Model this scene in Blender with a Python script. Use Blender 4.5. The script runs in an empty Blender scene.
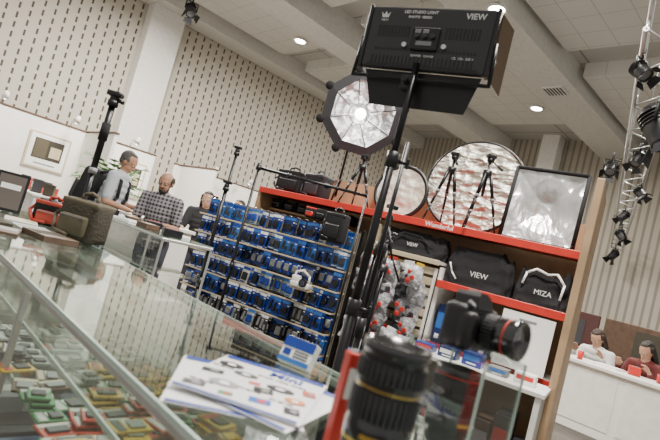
import bpy, bmesh, math, random
from mathutils import Vector, Matrix, Euler, noise
random.seed(7)
SC=bpy.context.scene
COL=SC.collection
rad=math.radians
V=Vector
# ---------------------------------------------------------------- materials
MATS={}
def mat(name,col,rough=.5,metal=0.,bump=0.,bscale=40.,var=.06,vscale=12.,emit=None,estr=0.,coat=0.):
    if name in MATS: return MATS[name]
    m=bpy.data.materials.new(name); m.use_nodes=True; nt=m.node_tree; b=nt.nodes['Principled BSDF']
    b.inputs['Roughness'].default_value=rough; b.inputs['Metallic'].default_value=metal
    if coat: b.inputs['Coat Weight'].default_value=coat
    tc=nt.nodes.new('ShaderNodeTexCoord')
    if var>0:
        n=nt.nodes.new('ShaderNodeTexNoise'); n.inputs['Scale'].default_value=vscale
        nt.links.new(tc.outputs['Object'],n.inputs['Vector'])
        r=nt.nodes.new('ShaderNodeValToRGB')
        r.color_ramp.elements[0].position=.3; r.color_ramp.elements[1].position=.7
        r.color_ramp.elements[0].color=tuple(max(0,c*(1-var)) for c in col)+(1,)
        r.color_ramp.elements[1].color=tuple(min(1,c*(1+var)) for c in col)+(1,)
        nt.links.new(n.outputs['Fac'],r.inputs['Fac']); nt.links.new(r.outputs['Color'],b.inputs['Base Color'])
    else: b.inputs['Base Color'].default_value=(*col,1)
    if bump>0:
        n2=nt.nodes.new('ShaderNodeTexNoise'); n2.inputs['Scale'].default_value=bscale; n2.inputs['Detail'].default_value=3
        nt.links.new(tc.outputs['Object'],n2.inputs['Vector'])
        bp=nt.nodes.new('ShaderNodeBump'); bp.inputs['Strength'].default_value=bump; bp.inputs['Distance'].default_value=.02
        nt.links.new(n2.outputs['Fac'],bp.inputs['Height']); nt.links.new(bp.outputs['Normal'],b.inputs['Normal'])
    if emit: 
        b.inputs['Emission Color'].default_value=(*emit,1); b.inputs['Emission Strength'].default_value=estr
    MATS[name]=m; return m
def mathn(nt,op,a,b=None,c=None):
    n=nt.nodes.new('ShaderNodeMath'); n.operation=op
    for i,x in enumerate((a,b,c)):
        if x is None: continue
        if isinstance(x,(int,float)): n.inputs[i].default_value=x
        else: nt.links.new(x,n.inputs[i])
    return n.outputs[0]
def glass_mat(name,tint,f0=.03,amp=.55):
    # thin clear pane: Schlick fresnel reflectance, same from both sides
    m=bpy.data.materials.new(name); m.use_nodes=True; nt=m.node_tree; nt.nodes.clear()
    o=nt.nodes.new('ShaderNodeOutputMaterial'); t=nt.nodes.new('ShaderNodeBsdfTransparent'); g=nt.nodes.new('ShaderNodeBsdfGlossy')
    t.inputs['Color'].default_value=(*tint,1); g.inputs['Roughness'].default_value=.03; g.inputs['Color'].default_value=(.95,1,.97,1)
    ge=nt.nodes.new('ShaderNodeNewGeometry'); vm=nt.nodes.new('ShaderNodeVectorMath'); vm.operation='DOT_PRODUCT'
    nt.links.new(ge.outputs['Normal'],vm.inputs[0]); nt.links.new(ge.outputs['Incoming'],vm.inputs[1])
    c=mathn(nt,'ABSOLUTE',vm.outputs['Value']); k=mathn(nt,'POWER',mathn(nt,'SUBTRACT',1.,c),4.5)
    f=mathn(nt,'ADD',mathn(nt,'MULTIPLY',k,amp),f0)
    mx=nt.nodes.new('ShaderNodeMixShader')
    nt.links.new(f,mx.inputs[0]); nt.links.new(t.outputs[0],mx.inputs[1]); nt.links.new(g.outputs[0],mx.inputs[2]); nt.links.new(mx.outputs[0],o.inputs[0])
    return m
def crinkle(name,col,scale=9,strength=.6,rough=.3,metal=.85,stretch=(1,1,1),stripe=None):
    m=bpy.data.materials.new(name); m.use_nodes=True; nt=m.node_tree; b=nt.nodes['Principled BSDF']
    b.inputs['Base Color'].default_value=(*col,1); b.inputs['Metallic'].default_value=metal; b.inputs['Roughness'].default_value=rough
    tc=nt.nodes.new('ShaderNodeTexCoord'); mp=nt.nodes.new('ShaderNodeMapping'); mp.inputs['Scale'].default_value=stretch
    mp.inputs['Rotation'].default_value=(0,rad(25),0)
    nt.links.new(tc.outputs['Object'],mp.inputs['Vector'])
    v=nt.nodes.new('ShaderNodeTexVoronoi'); v.inputs['Scale'].default_value=scale
    n=nt.nodes.new('ShaderNodeTexNoise'); n.inputs['Scale'].default_value=scale*.7; n.inputs['Detail'].default_value=4; n.inputs['Distortion'].default_value=1.5
    nt.links.new(mp.outputs[0],n.inputs['Vector'])
    nt.links.new(mp.outputs[0],v.inputs['Vector'])
    a=nt.nodes.new('ShaderNodeMath'); nt.links.new(n.outputs['Fac'],a.inputs[0]); nt.links.new(v.outputs['Distance'],a.inputs[1])
    bp=nt.nodes.new('ShaderNodeBump'); bp.inputs['Strength'].default_value=strength; bp.inputs['Distance'].default_value=.05
    nt.links.new(a.outputs[0],bp.inputs['Height']); nt.links.new(bp.outputs['Normal'],b.inputs['Normal'])
    if stripe:
        w_=nt.nodes.new('ShaderNodeTexNoise'); w_.inputs['Scale'].default_value=stripe[1]; w_.inputs['Distortion'].default_value=2.; w_.inputs['Detail'].default_value=3
        mp2=nt.nodes.new('ShaderNodeMapping'); mp2.inputs['Scale'].default_value=(.7,1,2.2); mp2.inputs['Rotation'].default_value=(0,rad(30),0)
        nt.links.new(tc.outputs['Object'],mp2.inputs['Vector']); nt.links.new(mp2.outputs[0],w_.inputs['Vector'])
        cr=nt.nodes.new('ShaderNodeValToRGB'); cr.color_ramp.elements[0].position=.38; cr.color_ramp.elements[1].position=.60
        cr.color_ramp.elements[0].color=(*stripe[0],1); cr.color_ramp.elements[1].color=(*col,1)
        nt.links.new(w_.outputs['Fac'],cr.inputs['Fac']); nt.links.new(cr.outputs['Color'],b.inputs['Base Color'])
    return m
def slat_mat(name,base,dark,pu,wu,pv,wv):
    m=bpy.data.materials.new(name); m.use_nodes=True; nt=m.node_tree; b=nt.nodes['Principled BSDF']; b.inputs['Roughness'].default_value=.7
    tc=nt.nodes.new('ShaderNodeTexCoord'); s=nt.nodes.new('ShaderNodeSeparateXYZ'); nt.links.new(tc.outputs['Object'],s.inputs[0])
    u=mathn(nt,'ADD',s.outputs[0],s.outputs[1])
    fu=mathn(nt,'FRACT',mathn(nt,'DIVIDE',u,pu)); mu=mathn(nt,'LESS_THAN',fu,wu)
    col=mathn(nt,'FLOOR',mathn(nt,'DIVIDE',u,pu))
    zz=mathn(nt,'ADD',mathn(nt,'DIVIDE',s.outputs[2],pv),mathn(nt,'MULTIPLY',col,.37))
    mv=mathn(nt,'LESS_THAN',mathn(nt,'FRACT',zz),wv)
    k=mathn(nt,'MULTIPLY',mu,mv)
    mx=nt.nodes.new('ShaderNodeMix'); mx.data_type='RGBA'
    nt.links.new(k,mx.inputs[0]); mx.inputs[6].default_value=(*base,1); mx.inputs[7].default_value=(*dark,1)
    nt.links.new(mx.outputs[2],b.inputs['Base Color']); return m
def tile_mat(name,base,line,sx,sy,lw=.03,rough=.8):
    m=bpy.data.materials.new(name); m.use_nodes=True; nt=m.node_tree; b=nt.nodes['Principled BSDF']; b.inputs['Roughness'].default_value=rough
    tc=nt.nodes.new('ShaderNodeTexCoord'); s=nt.nodes.new('ShaderNodeSeparateXYZ'); nt.links.new(tc.outputs['Object'],s.inputs[0])
    a=mathn(nt,'LESS_THAN',mathn(nt,'FRACT',mathn(nt,'DIVIDE',s.outputs[0],sx)),lw/sx)
    c=mathn(nt,'LESS_THAN',mathn(nt,'FRACT',mathn(nt,'DIVIDE',s.outputs[1],sy)),lw/sy)
    k=mathn(nt,'MAXIMUM',a,c)
    mx=nt.nodes.new('ShaderNodeMix'); mx.data_type='RGBA'
    nt.links.new(k,mx.inputs[0]); mx.inputs[6].default_value=(*base,1); mx.inputs[7].default_value=(*line,1)
    nt.links.new(mx.outputs[2],b.inputs['Base Color']); return m
def plaid_mat(name,base,l1,l2,s=.06):
    m=bpy.data.materials.new(name); m.use_nodes=True; nt=m.node_tree; b=nt.nodes['Principled BSDF']; b.inputs['Roughness'].default_value=.9
    tc=nt.nodes.new('ShaderNodeTexCoord'); sp=nt.nodes.new('ShaderNodeSeparateXYZ'); nt.links.new(tc.outputs['Object'],sp.inputs[0])
    a=mathn(nt,'LESS_THAN',mathn(nt,'FRACT',mathn(nt,'DIVIDE',sp.outputs[0],s)),.45)
    c=mathn(nt,'LESS_THAN',mathn(nt,'FRACT',mathn(nt,'DIVIDE',sp.outputs[2],s)),.4)
    m1=nt.nodes.new('ShaderNodeMix'); m1.data_type='RGBA'; nt.links.new(a,m1.inputs[0]); m1.inputs[6].default_value=(*base,1); m1.inputs[7].default_value=(*l1,1)
    m2=nt.nodes.new('ShaderNodeMix'); m2.data_type='RGBA'; nt.links.new(mathn(nt,'MULTIPLY',c,.5),m2.inputs[0]); nt.links.new(m1.outputs[2],m2.inputs[6]); m2.inputs[7].default_value=(*l2,1)
    nt.links.new(m2.outputs[2],b.inputs['Base Color']); return m
BLK=mat('black_plastic',(.007,.007,.009),.4); BLK2=mat('black_metal',(.009,.009,.011),.35,.3)
FAB=mat('black_fabric',(.009,.009,.011),.9,bump=.4,bscale=120); DGR=mat('dark_grey_plastic',(.035,.035,.04),.5)
GRY=mat('grey_plastic',(.24,.24,.25),.5); ALU=mat('aluminium',(.62,.63,.62),.35,.8); WHT=mat('white_paint',(.84,.82,.78),.5)
PAP=mat('white_paper',(.9,.9,.88),.6,var=.02); RED=mat('red_paint',(.60,.03,.018),.45); BLU=mat('blue_print',(.010,.045,.30),.3)
LBL=mat('light_blue_print',(.03,.14,.46),.3); YEL=mat('yellow_print',(.85,.50,.02),.45); CREAM=mat('cream_plastic',(.54,.45,.31),.5)
WOOD=mat('beige_wood',(.42,.28,.16),.6,bump=.1,bscale=20,var=.15,vscale=5); WOODD=mat('dark_wood',(.09,.05,.03),.5,var=.2)
GLS=glass_mat('counter_glass',(.90,.935,.915),.08,.85); GEDGE=mat('glass_edge_green',(.50,.63,.57),.15,coat=.5)
ACR=glass_mat('clear_acrylic',(.95,.96,.96),.05,.5); SILV=crinkle('silver_cloth',(.74,.72,.66),12,.9,.42,.45,(.7,1,1.4),((.40,.37,.29),7.0)); SILR=crinkle('crushed_silver_cloth',(.76,.76,.76),5,.6,.30,.75,(1,1,.7))
SILW=crinkle('white_silver_cloth',(.74,.74,.74),9,.8,.36,.6)
GOLD=crinkle('pale_reflector_cloth',(.74,.72,.64),9,.5,.55,.1,(1,1,1),((.55,.51,.41),4.)); CHR=mat('chrome',(.8,.8,.8),.15,1.,var=0)
BRN=mat('brown_canvas',(.05,.043,.03),.9,bump=.3,bscale=80); KHK=mat('khaki_canvas',(.10,.085,.055),.9)
SKIN=mat('skin',(.50,.29,.20),.55,var=.04); SKIN2=mat('skin_tan',(.36,.19,.12),.55,var=.04); HAIRG=mat('grey_hair',(.075,.07,.066),.8,bump=.5,bscale=200); HAIRD=mat('dark_hair',(.016,.012,.009),.6,bump=.5,bscale=200)
HAIRB=mat('brown_hair',(.04,.02,.012),.6,bump=.5,bscale=200)
LEAF=mat('leaf_green',(.08,.17,.05),.6); GOLDM=mat('gold_ring',(.75,.5,.12),.25,.9,var=0)
LENSG=mat('lens_glass',(.02,.02,.04),.05,0,var=0,coat=1.); EYEW=mat('eye_white',(.8,.8,.78),.3,var=0); LBK=mat('lens_black',(.010,.010,.011),.18,coat=.8)
# ---------------------------------------------------------------- geometry builder
class G:
    def __init__(s): s.bm=bmesh.new(); s.ms=[]
    def mi(s,m):
        if m not in s.ms: s.ms.append(m)
        return s.ms.index(m)
    def _fin(s,fs,m,smooth):
        i=s.mi(m)
        for f in fs: f.material_index=i; f.smooth=smooth
    def _faces(s,vs):
        fs=set()
        for v in vs:
            for f in v.link_faces: fs.add(f)
        return fs
    def box(s,c,size,m,rot=None,bev=0.,seg=1,smooth=False):
        M=Matrix.Translation(V(c))@((Euler(rot).to_matrix().to_4x4()) if rot is not None else Matrix.Identity(4))@Matrix.Diagonal((*size,1))
        r=bmesh.ops.create_cube(s.bm,size=1,matrix=M); vs=r['verts']; fs=s._faces(vs); s._fin(fs,m,smooth)
        if bev>0:
            es=set(e for v in vs for e in v.link_edges)
            r2=bmesh.ops.bevel(s.bm,geom=list(es),offset=bev,segments=seg,affect='EDGES',profile=.5)
            for f in r2['faces']: f.material_index=s.mi(m); f.smooth=smooth
        return s
    def cyl(s,p0,p1,r0,m,r1=None,seg=14,smooth=True,caps=True):
        p0=V(p0);p1=V(p1); r1=r0 if r1 is None else r1; d=p1-p0; L=d.length
        if L<1e-6: return s
        q=V((0,0,1)).rotation_difference(d).to_matrix().to_4x4()
        M=Matrix.Translation((p0+p1)/2)@q
        r=bmesh.ops.create_cone(s.bm,cap_ends=caps,cap_tris=False,segments=seg,radius1=max(r0,1e-5),radius2=max(r1,1e-5),depth=L,matrix=M)
        fs=s._faces(r['verts']); i=s.mi(m)
        for f in fs: f.material_index=i; f.smooth=smooth and len(f.verts)==4
        return s
    def sph(s,c,r,m,rot=None,u=16,v=10,M0=None):
        if isinstance(r,(int,float)): r=(r,r,r)
        M=Matrix.Translation(V(c))@((Euler(rot).to_matrix().to_4x4()) if rot is not None else Matrix.Identity(4))@Matrix.Diagonal((*r,1))
        if M0 is not None: M=M0@M
        rr=bmesh.ops.create_uvsphere(s.bm,u_segments=u,v_segments=v,radius=1,matrix=M); s._fin(s._faces(rr['verts']),m,True); return s
    def cap(s,p0,r0,p1,r1,m,seg=12):
        s.cyl(p0,p1,r0,m,r1,seg); s.sph(p0,r0,m,u=seg,v=8); s.sph(p1,r1,m,u=seg,v=8); return s
    def tube(s,pts,r,m,seg=8):
        for a,b in zip(pts[:-1],pts[1:]): s.cyl(a,b,r,m,seg=seg)
        for p in pts[1:-1]: s.sph(p,r,m,u=seg,v=6)
        return s
    def ring(s,c,R,r,m,n=72,k=8):
        # torus around local Y axis (lies in XZ plane)
        c=V(c); rows=[]
        for i in range(n):
            a=2*math.pi*i/n
            rows.append([s.bm.verts.new(c+V(((R+r*math.cos(2*math.pi*j/k))*math.cos(a),r*math.sin(2*math.pi*j/k),(R+r*math.cos(2*math.pi*j/k))*math.sin(a)))) for j in range(k)])
        fs=[s.bm.faces.new((rows[i][j],rows[(i+1)%n][j],rows[(i+1)%n][(j+1)%k],rows[i][(j+1)%k])) for i in range(n) for j in range(k)]
        s._fin(fs,m,True); return s
    def poly(s,pts,m,smooth=False):
        f=s.bm.faces.new([s.bm.verts.new(V(p)) for p in pts]); f.material_index=s.mi(m); f.smooth=smooth; return s
    def prism(s,pts,vec,m):
        a=[s.bm.verts.new(V(p)) for p in pts]; b=[s.bm.verts.new(V(p)+V(vec)) for p in pts]; n=len(a)
        fs=[s.bm.faces.new(a[::-1]),s.bm.faces.new(b)]+[s.bm.faces.new((a[i],a[(i+1)%n],b[(i+1)%n],b[i])) for i in range(n)]
        s._fin(fs,m,False); return s
    def grid(s,fn,nu,nv,m,smooth=True):
        vs=[[s.bm.verts.new(V(fn(i/nu,j/nv))) for j in range(nv+1)] for i in range(nu+1)]
        fs=[s.bm.faces.new((vs[i][j],vs[i+1][j],vs[i+1][j+1],vs[i][j+1])) for i in range(nu) for j in range(nv)]
        s._fin(fs,m,smooth); return s
    def lathe(s,prof,m,seg=32,c=(0,0,0)):
        c=V(c); rings=[]
        for p in prof: rings.append([s.bm.verts.new(c+V((p[0]*math.cos(2*math.pi*k/seg),p[0]*math.sin(2*math.pi*k/seg),p[1]))) for k in range(seg)])
        for i in range(len(prof)-1):
            mm=prof[i][2] if len(prof[i])>2 else m
            fs=[s.bm.faces.new((rings[i][k],rings[i][(k+1)%seg],rings[i+1][(k+1)%seg],rings[i+1][k])) for k in range(seg)]
            s._fin(fs,mm,True)
        return s
    def mesh(s,name,recalc=True):
        if recalc: bmesh.ops.recalc_face_normals(s.bm,faces=s.bm.faces)
        me=bpy.data.meshes.new(name); s.bm.to_mesh(me); s.bm.free()
        for m in s.ms: me.materials.append(m)
        return me
    def obj(s,name,parent=None,M=None,label=None,cat=None,group=None,kind=None):
        return mk(name,s.mesh(name),parent,M,label,cat,group,kind)
def mk(name,data,parent=None,M=None,label=None,cat=None,group=None,kind=None):
    o=bpy.data.objects.new(name,data); COL.objects.link(o)
    if parent is not None: o.parent=parent
    if M is not None: o.matrix_basis=M
    if label: o['label']=label
    if cat: o['category']=cat
    if group: o['group']=group
    if kind: o['kind']=kind
    return o
def thing(name,label,cat,M,group=None):
    o=mk(name,None,None,M,label,cat,group); o.empty_display_size=.05; return o
def T(x,y,z,rz=0,rx=0,ry=0): return Matrix.Translation((x,y,z))@Euler((rx,ry,rz)).to_matrix().to_4x4()
def text(body,size,m,M,parent=None,name='lettering',ext=.0006,align='CENTER',bold=0.):
    cu=bpy.data.curves.new('t','FONT'); cu.body=body; cu.size=size; cu.extrude=ext; cu.align_x=align; cu.align_y='CENTER'; cu.offset=bold
    cu.resolution_u=3
    t=bpy.data.objects.new('t',cu); COL.objects.link(t); dg=bpy.context.evaluated_depsgraph_get()
    me=bpy.data.meshes.new_from_object(t.evaluated_get(dg)); bpy.data.objects.remove(t); me.materials.clear(); me.materials.append(m)
    return mk(name,me,parent,M)
# frames: hall frame (n,t)
HA=math.atan2(.685,.729)
def H(n,t,z=0,rz=0): return T(.729*n-.685*t,.685*n+.729*t,z,HA+rz)
SA=math.atan2(-.51,.86)
def S(s,d,z=0,rz=0,rx=0,ry=0): 
    return T(-.77+.86*s+.51*d,5.1-.51*s+.86*d,z,SA)@T(0,0,0,rz,rx,ry)
# ---------------------------------------------------------------- camera
cam=bpy.data.cameras.new('camera'); co=bpy.data.objects.new('camera',cam); COL.objects.link(co); SC.camera=co
cam.sensor_width=36; cam.lens=500/660*36; cam.clip_start=.02
cam.dof.use_dof=True; cam.dof.focus_distance=4.2; cam.dof.aperture_fstop=4.5
p=rad(3.5); r=rad(15)
fw=V((0,math.cos(p),math.sin(p))); up=V((0,-math.sin(p),math.cos(p))); rt=V((1,0,0))
Uv=up*math.cos(r)-rt*math.sin(r); Rv=rt*math.cos(r)+up*math.sin(r)
mw=Matrix.Identity(4)
for i in range(3): mw[i][0]=Rv[i]; mw[i][1]=Uv[i]; mw[i][2]=-fw[i]
mw[2][3]=1.25
co.matrix_world=mw
# ---------------------------------------------------------------- room
WSL=slat_mat('slatted_wall',(.60,.55,.47),(.08,.065,.05),.25,.20,.25,.62)
WSL2=slat_mat('slatted_wall_far',(.44,.40,.33),(.25,.22,.18),.22,.35,50.,1.1)
CEIL=tile_mat('ceiling_tiles',(.52,.51,.48),(.28,.27,.25),1.2,2.4,.05)
FLR=mat('grey_carpet',(.09,.08,.07),.9,bump=.2,bscale=200,var=.15,vscale=3)
TRIM=mat('ceiling_white',(.68,.67,.63),.6)
HH=7.2
def struct(name,c,size,m,bev=0):
    g=G(); g.box((0,0,0),size,m,bev=bev); return g.obj(name,None,H(c[0],c[1],c[2]),kind='structure')
struct('floor',(7,5,-.1),(30,30,.2),FLR)
struct('ceiling',(9.2,5,HH+.1),(18,22,.2),CEIL)
struct('wall_left',(7,14.85,HH/2),(22,.25,HH),WSL)
struct('wall_far',(17.35,4,HH/2),(.3,22,HH),WSL2)
struct('trim_1',(5.25,14.45,HH/2),(.95,.5,HH),WHT)
struct('trim_2',(9,10.1,HH-.35),(16.4,.9,.7),TRIM)
struct('trim_3',(9,5.8,HH-.3),(16.4,1.1,.6),TRIM)
struct('trim_4',(9,14.2,HH-.25),(16.4,.9,.5),TRIM)
struct('trim_5',(9,2.2,HH-.25),(16.4,.7,.5),TRIM)
struct('trim_6',(16.9,7.9,HH/2),(.5,.6,HH),WHT)
struct('trim_7',(16.9,2.5,HH/2),(.5,.6,HH),WHT)
TT=tile_mat('ceiling_panel_tiles',(.70,.69,.65),(.40,.39,.36),.6,.6,.012)
drops=[(6.2,12.2,5,2.4,.24),(12.2,12.2,5,2.4,.34),(11.5,8.0,7,2.6,.24),(5.2,8.0,3.6,2.6,.34),(8.0,4.0,5,2.2,.24),(13.6,4.0,4,2.2,.34)]
for i,(a_,b_,c_,d_,h_) in enumerate(drops): struct('trim_%d'%(8+i),(a_,b_,HH-h_/2),(c_,d_,h_),TT)
def ceil_z(x,y):
    n_=.729*x+.685*y; t_=-.685*x+.729*y; z=HH
    for (cn,ct,wn,wt,h_) in drops+[(9,10.1,16.4,.9,.7),(9,5.8,16.4,1.1,.6),(9,14.2,16.4,.9,.5)]:
        if abs(n_-cn)<wn/2 and abs(t_-ct)<wt/2: z=HH-h_
    return z
EM=mat('lamp_glow',(1,1,1),.5,var=0,emit=(1,.97,.9),estr=30)
def downlight(x,y):
    z=ceil_z(x,y); g=G(); g.lathe([(.17,0),(.21,-.02),(.21,-.05),(.16,-.05),(.14,-.01)],WHT,24); ob=g
    root=thing('ceiling_downlight','round recessed white ceiling downlight, switched on','ceiling light',T(x,y,z),'ceiling downlights')
    ob.obj('trim_ring',root); g=G(); g.cyl((0,0,-.055),(0,0,-.025),.14,EM,seg=24); g.obj('lamp',root)
for x,y in ((-2.18,14.2),(5.06,14.5),(2.05,9.30),(7.0,19.0)): downlight(x,y)
def vent(x,y):
    g=G(); g.box((0,0,-.02),(.5,.5,.04),WHT,bev=.01)
    for i in range(6): g.box((0,-.2+.08*i,-.045),(.42,.03,.02),DGR,rot=(.5,0,0))
    g.obj('ceiling_vent',None,T(x,y,ceil_z(x,y),HA),'square louvred ventilation grille in the ceiling','vent','ceiling vents')
for vx,vy in ((4.1,12.6),(4.6,12.2),(5.6,16.0),(6.1,15.6)): vent(vx,vy)
# ---------------------------------------------------------------- lights
w=bpy.data.worlds.new('world'); SC.world=w; w.use_nodes=True; bg=w.node_tree.nodes['Background']; bg.inputs[0].default_value=(1,.96,.89,1); bg.inputs[1].default_value=.66
def area(loc,size,power,rot=(0,0,0),col=(1,.95,.86)):  # area lamps added below the ceiling to brighten the hall, no fixtures modelled
    l=bpy.data.lights.new('added_hall_fill','AREA'); l.energy=power; l.size=size; l.color=col; o=bpy.data.objects.new('added_hall_fill',l); COL.objects.link(o); o.location=loc; o.rotation_euler=rot
area((.6,1.6,6.3),.8,600); area((-4,9.5,6.3),1.5,1150); area((5.5,8,6.3),1.1,580); area((2,13,6.2),1.6,800); area((1.5,4.0,6.3),.7,380)
# ---------------------------------------------------------------- main glass counter (hall frame)
GRYB=mat('grey_laminate',(.32,.33,.31),.5)
def glass_counter(name,label,M,L,W,Ht,shelfz,basez):
    root=thing(name,label,'display counter',M)
    g=G(); g.box((W/2,L/2,Ht-.004),(W,L,.008),GLS); g.obj('glass_top',root)
    g=G()
    for x in (0,W):
        g.box((x,L/2,Ht-.004),(.004,L,.0085),GEDGE)
        g.box((x+(.01 if x==0 else -.01),L/2,Ht-.018),(.014,L,.016),ALU,bev=.003)
    for y in (0,L): g.box((W/2,y,Ht-.02),(W,.02,.022),ALU,bev=.003)
    for x in (.01,W-.01):
        k=0
        while k<=L+.01: g.box((x,k,(Ht+basez)/2-.015),(.016,.016,Ht-basez-.03),ALU,bev=.003); k+=L/2
    g.obj('frame',root)
    g=G(); g.poly([(.003,.01,basez),(.003,L-.01,basez),(.003,L-.01,Ht-.028),(.003,.01,Ht-.028)],GLS); g.obj('glass_front',root)
    for z in shelfz:
        g=G(); g.box((W/2,L/2,z),(W-.03,L-.03,.008),GLS); g.box((.02,L/2,z),(.003,L-.03,.009),GEDGE); g.obj('glass_shelf',root)
    g=G(); g.box((W/2,L/2,basez/2+.02),(W-.01,L-.01,basez-.04),GRYB if L>3 else WHT,bev=.005); g.box((W/2,L/2,.02),(W-.08,L-.08,.04),DGR); g.obj('base_cabinet',root)
    return root
glass_counter('display_counter','long glass-topped shop counter with aluminium frame',H(.35,-.9),4.5,.48,1.0,(.77,.89),.5)
glass_counter('display_counter','small white-framed glass display counter beside the customers',H(1.62,3.35),2.2,.42,1.05,(.78,),.6)
# packs inside the main counter
def cardpack(name,w,h,t,c1,c2,c3):
    g=G(); g.box((0,0,t/2),(w,h,t),c1,bev=.001); g.box((0,h*.3,t+.0006),(w*.9,h*.24,.001),c2); g.box((-w*.05,-h*.14,t+.003),(w*.6,h*.42,.005),c3,bev=.001)
    g.box((w*.2,h*.08,t+.0006),(w*.4,h*.06,.001),PAP)
    return g.mesh(name)
GRN=mat('green_print',(.06,.24,.09),.5); CLB=mat('clear_case_plastic',(.32,.35,.33),.2,coat=.5); ORG=mat('orange_print',(.55,.18,.05),.45)
MY=mat('muted_yellow_print',(.65,.42,.05),.45); MR=mat('muted_red_print',(.45,.05,.03),.45); MG=mat('pale_card',(.52,.52,.48),.5); MB=mat('muted_blue_print',(.06,.11,.26),.45)
kinds=[('yellow',MY,MR,DGR),('red',MR,MG,DGR),('pale',MG,MR,DGR),('green',GRN,MG,DGR),('blue',MB,MG,GRY),('translucent grey',CLB,MG,DGR),('dark',DGR,MG,CLB),('orange',ORG,BLK,MY),('brown',WOODD,CREAM,GRY),('yellow and black',MY,BLK,CLB)]
cm=[[(k[0],cardpack('memory_card_pack',w_,h_,.006,k[1],k[2],k[3])) for (w_,h_) in ((.055,.08),(.07,.055),(.045,.06))] for k in kinds]
for r_ in range(18):
    for c_ in range(6):
        n=.385+c_*.066; t=.72+r_*.058
        if t<1.2: kk=random.choice([0,9,1,3,3,0,1,7])
        elif t<1.4: kk=random.choice([3,0,5,6,8,2,5,6])
        else: kk=random.choice([5,6,8,5,6,2])
        if random.random()<(.02 if t<1.25 else .3): continue
        for lay in range(random.choice([1,1,2,3])):
            k,me=cm[kk][(r_//3+c_)%3]
            mk('memory_card_pack',me,None,H(n+random.uniform(-.008,.008),t+.004*lay,.7745+.0115*lay,random.uniform(-.25,.25)+random.choice([0,math.pi/2])),'%s blister card of small accessories lying on glass shelf'%k,'card pack','card packs inside the glass counter')
for i in range(14):
    for j in range(2):
        t=.3+i*.21; g=G(); hgt=random.uniform(.04,.11)
        g.box((0,0,hgt/2),(.14,.13,hgt),random.choice([MG,CLB,MB,GRY,MG,MR,DGR,DGR,CLB]),bev=.003); g.box((0,0,hgt+.001),(.1,.05,.001),random.choice([MR,BLK,MG])); g.box((-.071,0,hgt/2),(.001,.08,hgt*.5),random.choice([MR,BLK,MG]))
        g.obj('accessory_box',None,H(.47+j*.2,t,.50),'small cardboard accessory box inside the glass counter','box','boxes inside the glass counter')
# brochures on the counter
GPAP=mat('glossy_paper',(.88,.88,.88),.22,var=.01,coat=.5)
def brochure(M,detailed,label):
    root=thing('brochure',label,'brochure',M,'fanned brochures on the counter')
    g=G(); g.grid(lambda u,v:((u-.5)*.2,(v-.5)*.245,.0006+.0012*math.sin(u*3.1)),8,4,GPAP); g.obj('paper_sheet',root)
    zt=.0022
    g=G(); g.box((0,.110,zt),(.19,.018,.0004),BLU); g.obj('printed_band',root)
    g=G(); g.box((0,-.116,zt),(.19,.008,.0004),BLU); g.obj('printed_band',root)
    if detailed:
        for x,y,a,b,k,c in ((-.068,.06,.042,.026,1,BLK),(-.030,.028,.040,.022,1,DGR),(-.078,-.004,.036,.020,0,BLK),(.038,.006,.044,.024,1,BLK),(.083,.030,.022,.026,0,MR),(.018,-.026,.032,.026,0,BLK),(-.040,-.050,.046,.028,1,GRY),(.072,-.030,.032,.022,1,ORG),(.028,-.078,.034,.024,0,LBL),(-.074,-.088,.034,.020,0,DGR),(.078,-.078,.024,.026,0,BLK),(-.022,-.092,.022,.016,0,GRN),(-.004,-.004,.02,.014,0,MR)):
            g=G()
            if k==0: g.box((x,y,zt),(a,b,.0006),c,rot=(0,0,.25)); g.box((x+.003,y,zt+.0004),(a*.4,b*.5,.0004),random.choice([GRY,RED,CLB]),rot=(0,0,.25))
            else: g.prism([(x+a*.55*math.cos(q*math.pi/10),y+b*.6*math.sin(q*math.pi/10),zt-.0003) for q in range(20)],(0,0,.0007),c); g.prism([(x+a*.2*math.cos(q*math.pi/6),y+b*.2*math.sin(q*math.pi/6),zt) for q in range(12)],(0,0,.0007),PAP)
            g.obj('product_picture',root)
        text('Mini',.036,BLU,T(.030,.078,zt+.0003),root,bold=.0009)
        text('photo video studio',.0115,GRY,T(.03,.050,zt+.0003),root)
        for x,y in ((-.075,.036),(.0,-.046),(-.070,-.070),(.055,-.054)): text('mini light box',.007,DGR,T(x,y,zt+.0003),root)
brochure(T(-.075,.815,1.0006,rad(8)),False,'white and blue printed brochure underneath another')
brochure(T(-.025,.825,1.0046,rad(-24)),False,'white and blue printed brochure underneath another')
brochure(T(-.045,.835,1.0088,rad(-10)),True,'white brochure printed with product pictures and blue title')
root=thing('accessory_box','small blue and white retail box leaning on glass counter','box',T(.005,1.06,1.0,rad(-28),rad(-24)))
g=G(); g.box((0,0,.028),(.075,.026,.056),PAP,bev=.002); g.obj('carton',root)
g=G(); g.box((0,-.0135,.044),(.074,.001,.022),BLU); g.obj('printed_band',root)
g=G(); g.box((0,-.0135,.006),(.074,.001,.010),LBL); g.obj('printed_band',root)
g=G(); g.box((-.022,-.0135,.022),(.018,.001,.014),BLU); g.obj('printed_picture',root)
for z_ in (.028,.022,.016): g=G(); g.box((.012,-.0135,z_),(.034,.001,.0022),DGR); g.obj('printed_line',root)
g=G(); g.box((0,0,.065),(.02,.02,.13),RED,bev=.003,seg=2); g.box((0,-.0105,.09),(.013,.001,.04),PAP); g.box((0,0,.131),(.013,.013,.003),BLK,bev=.001)
g.obj('filter_box',None,T(.078,.675,1.0,.4),'tall narrow red carton standing behind the lens','box')
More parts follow.
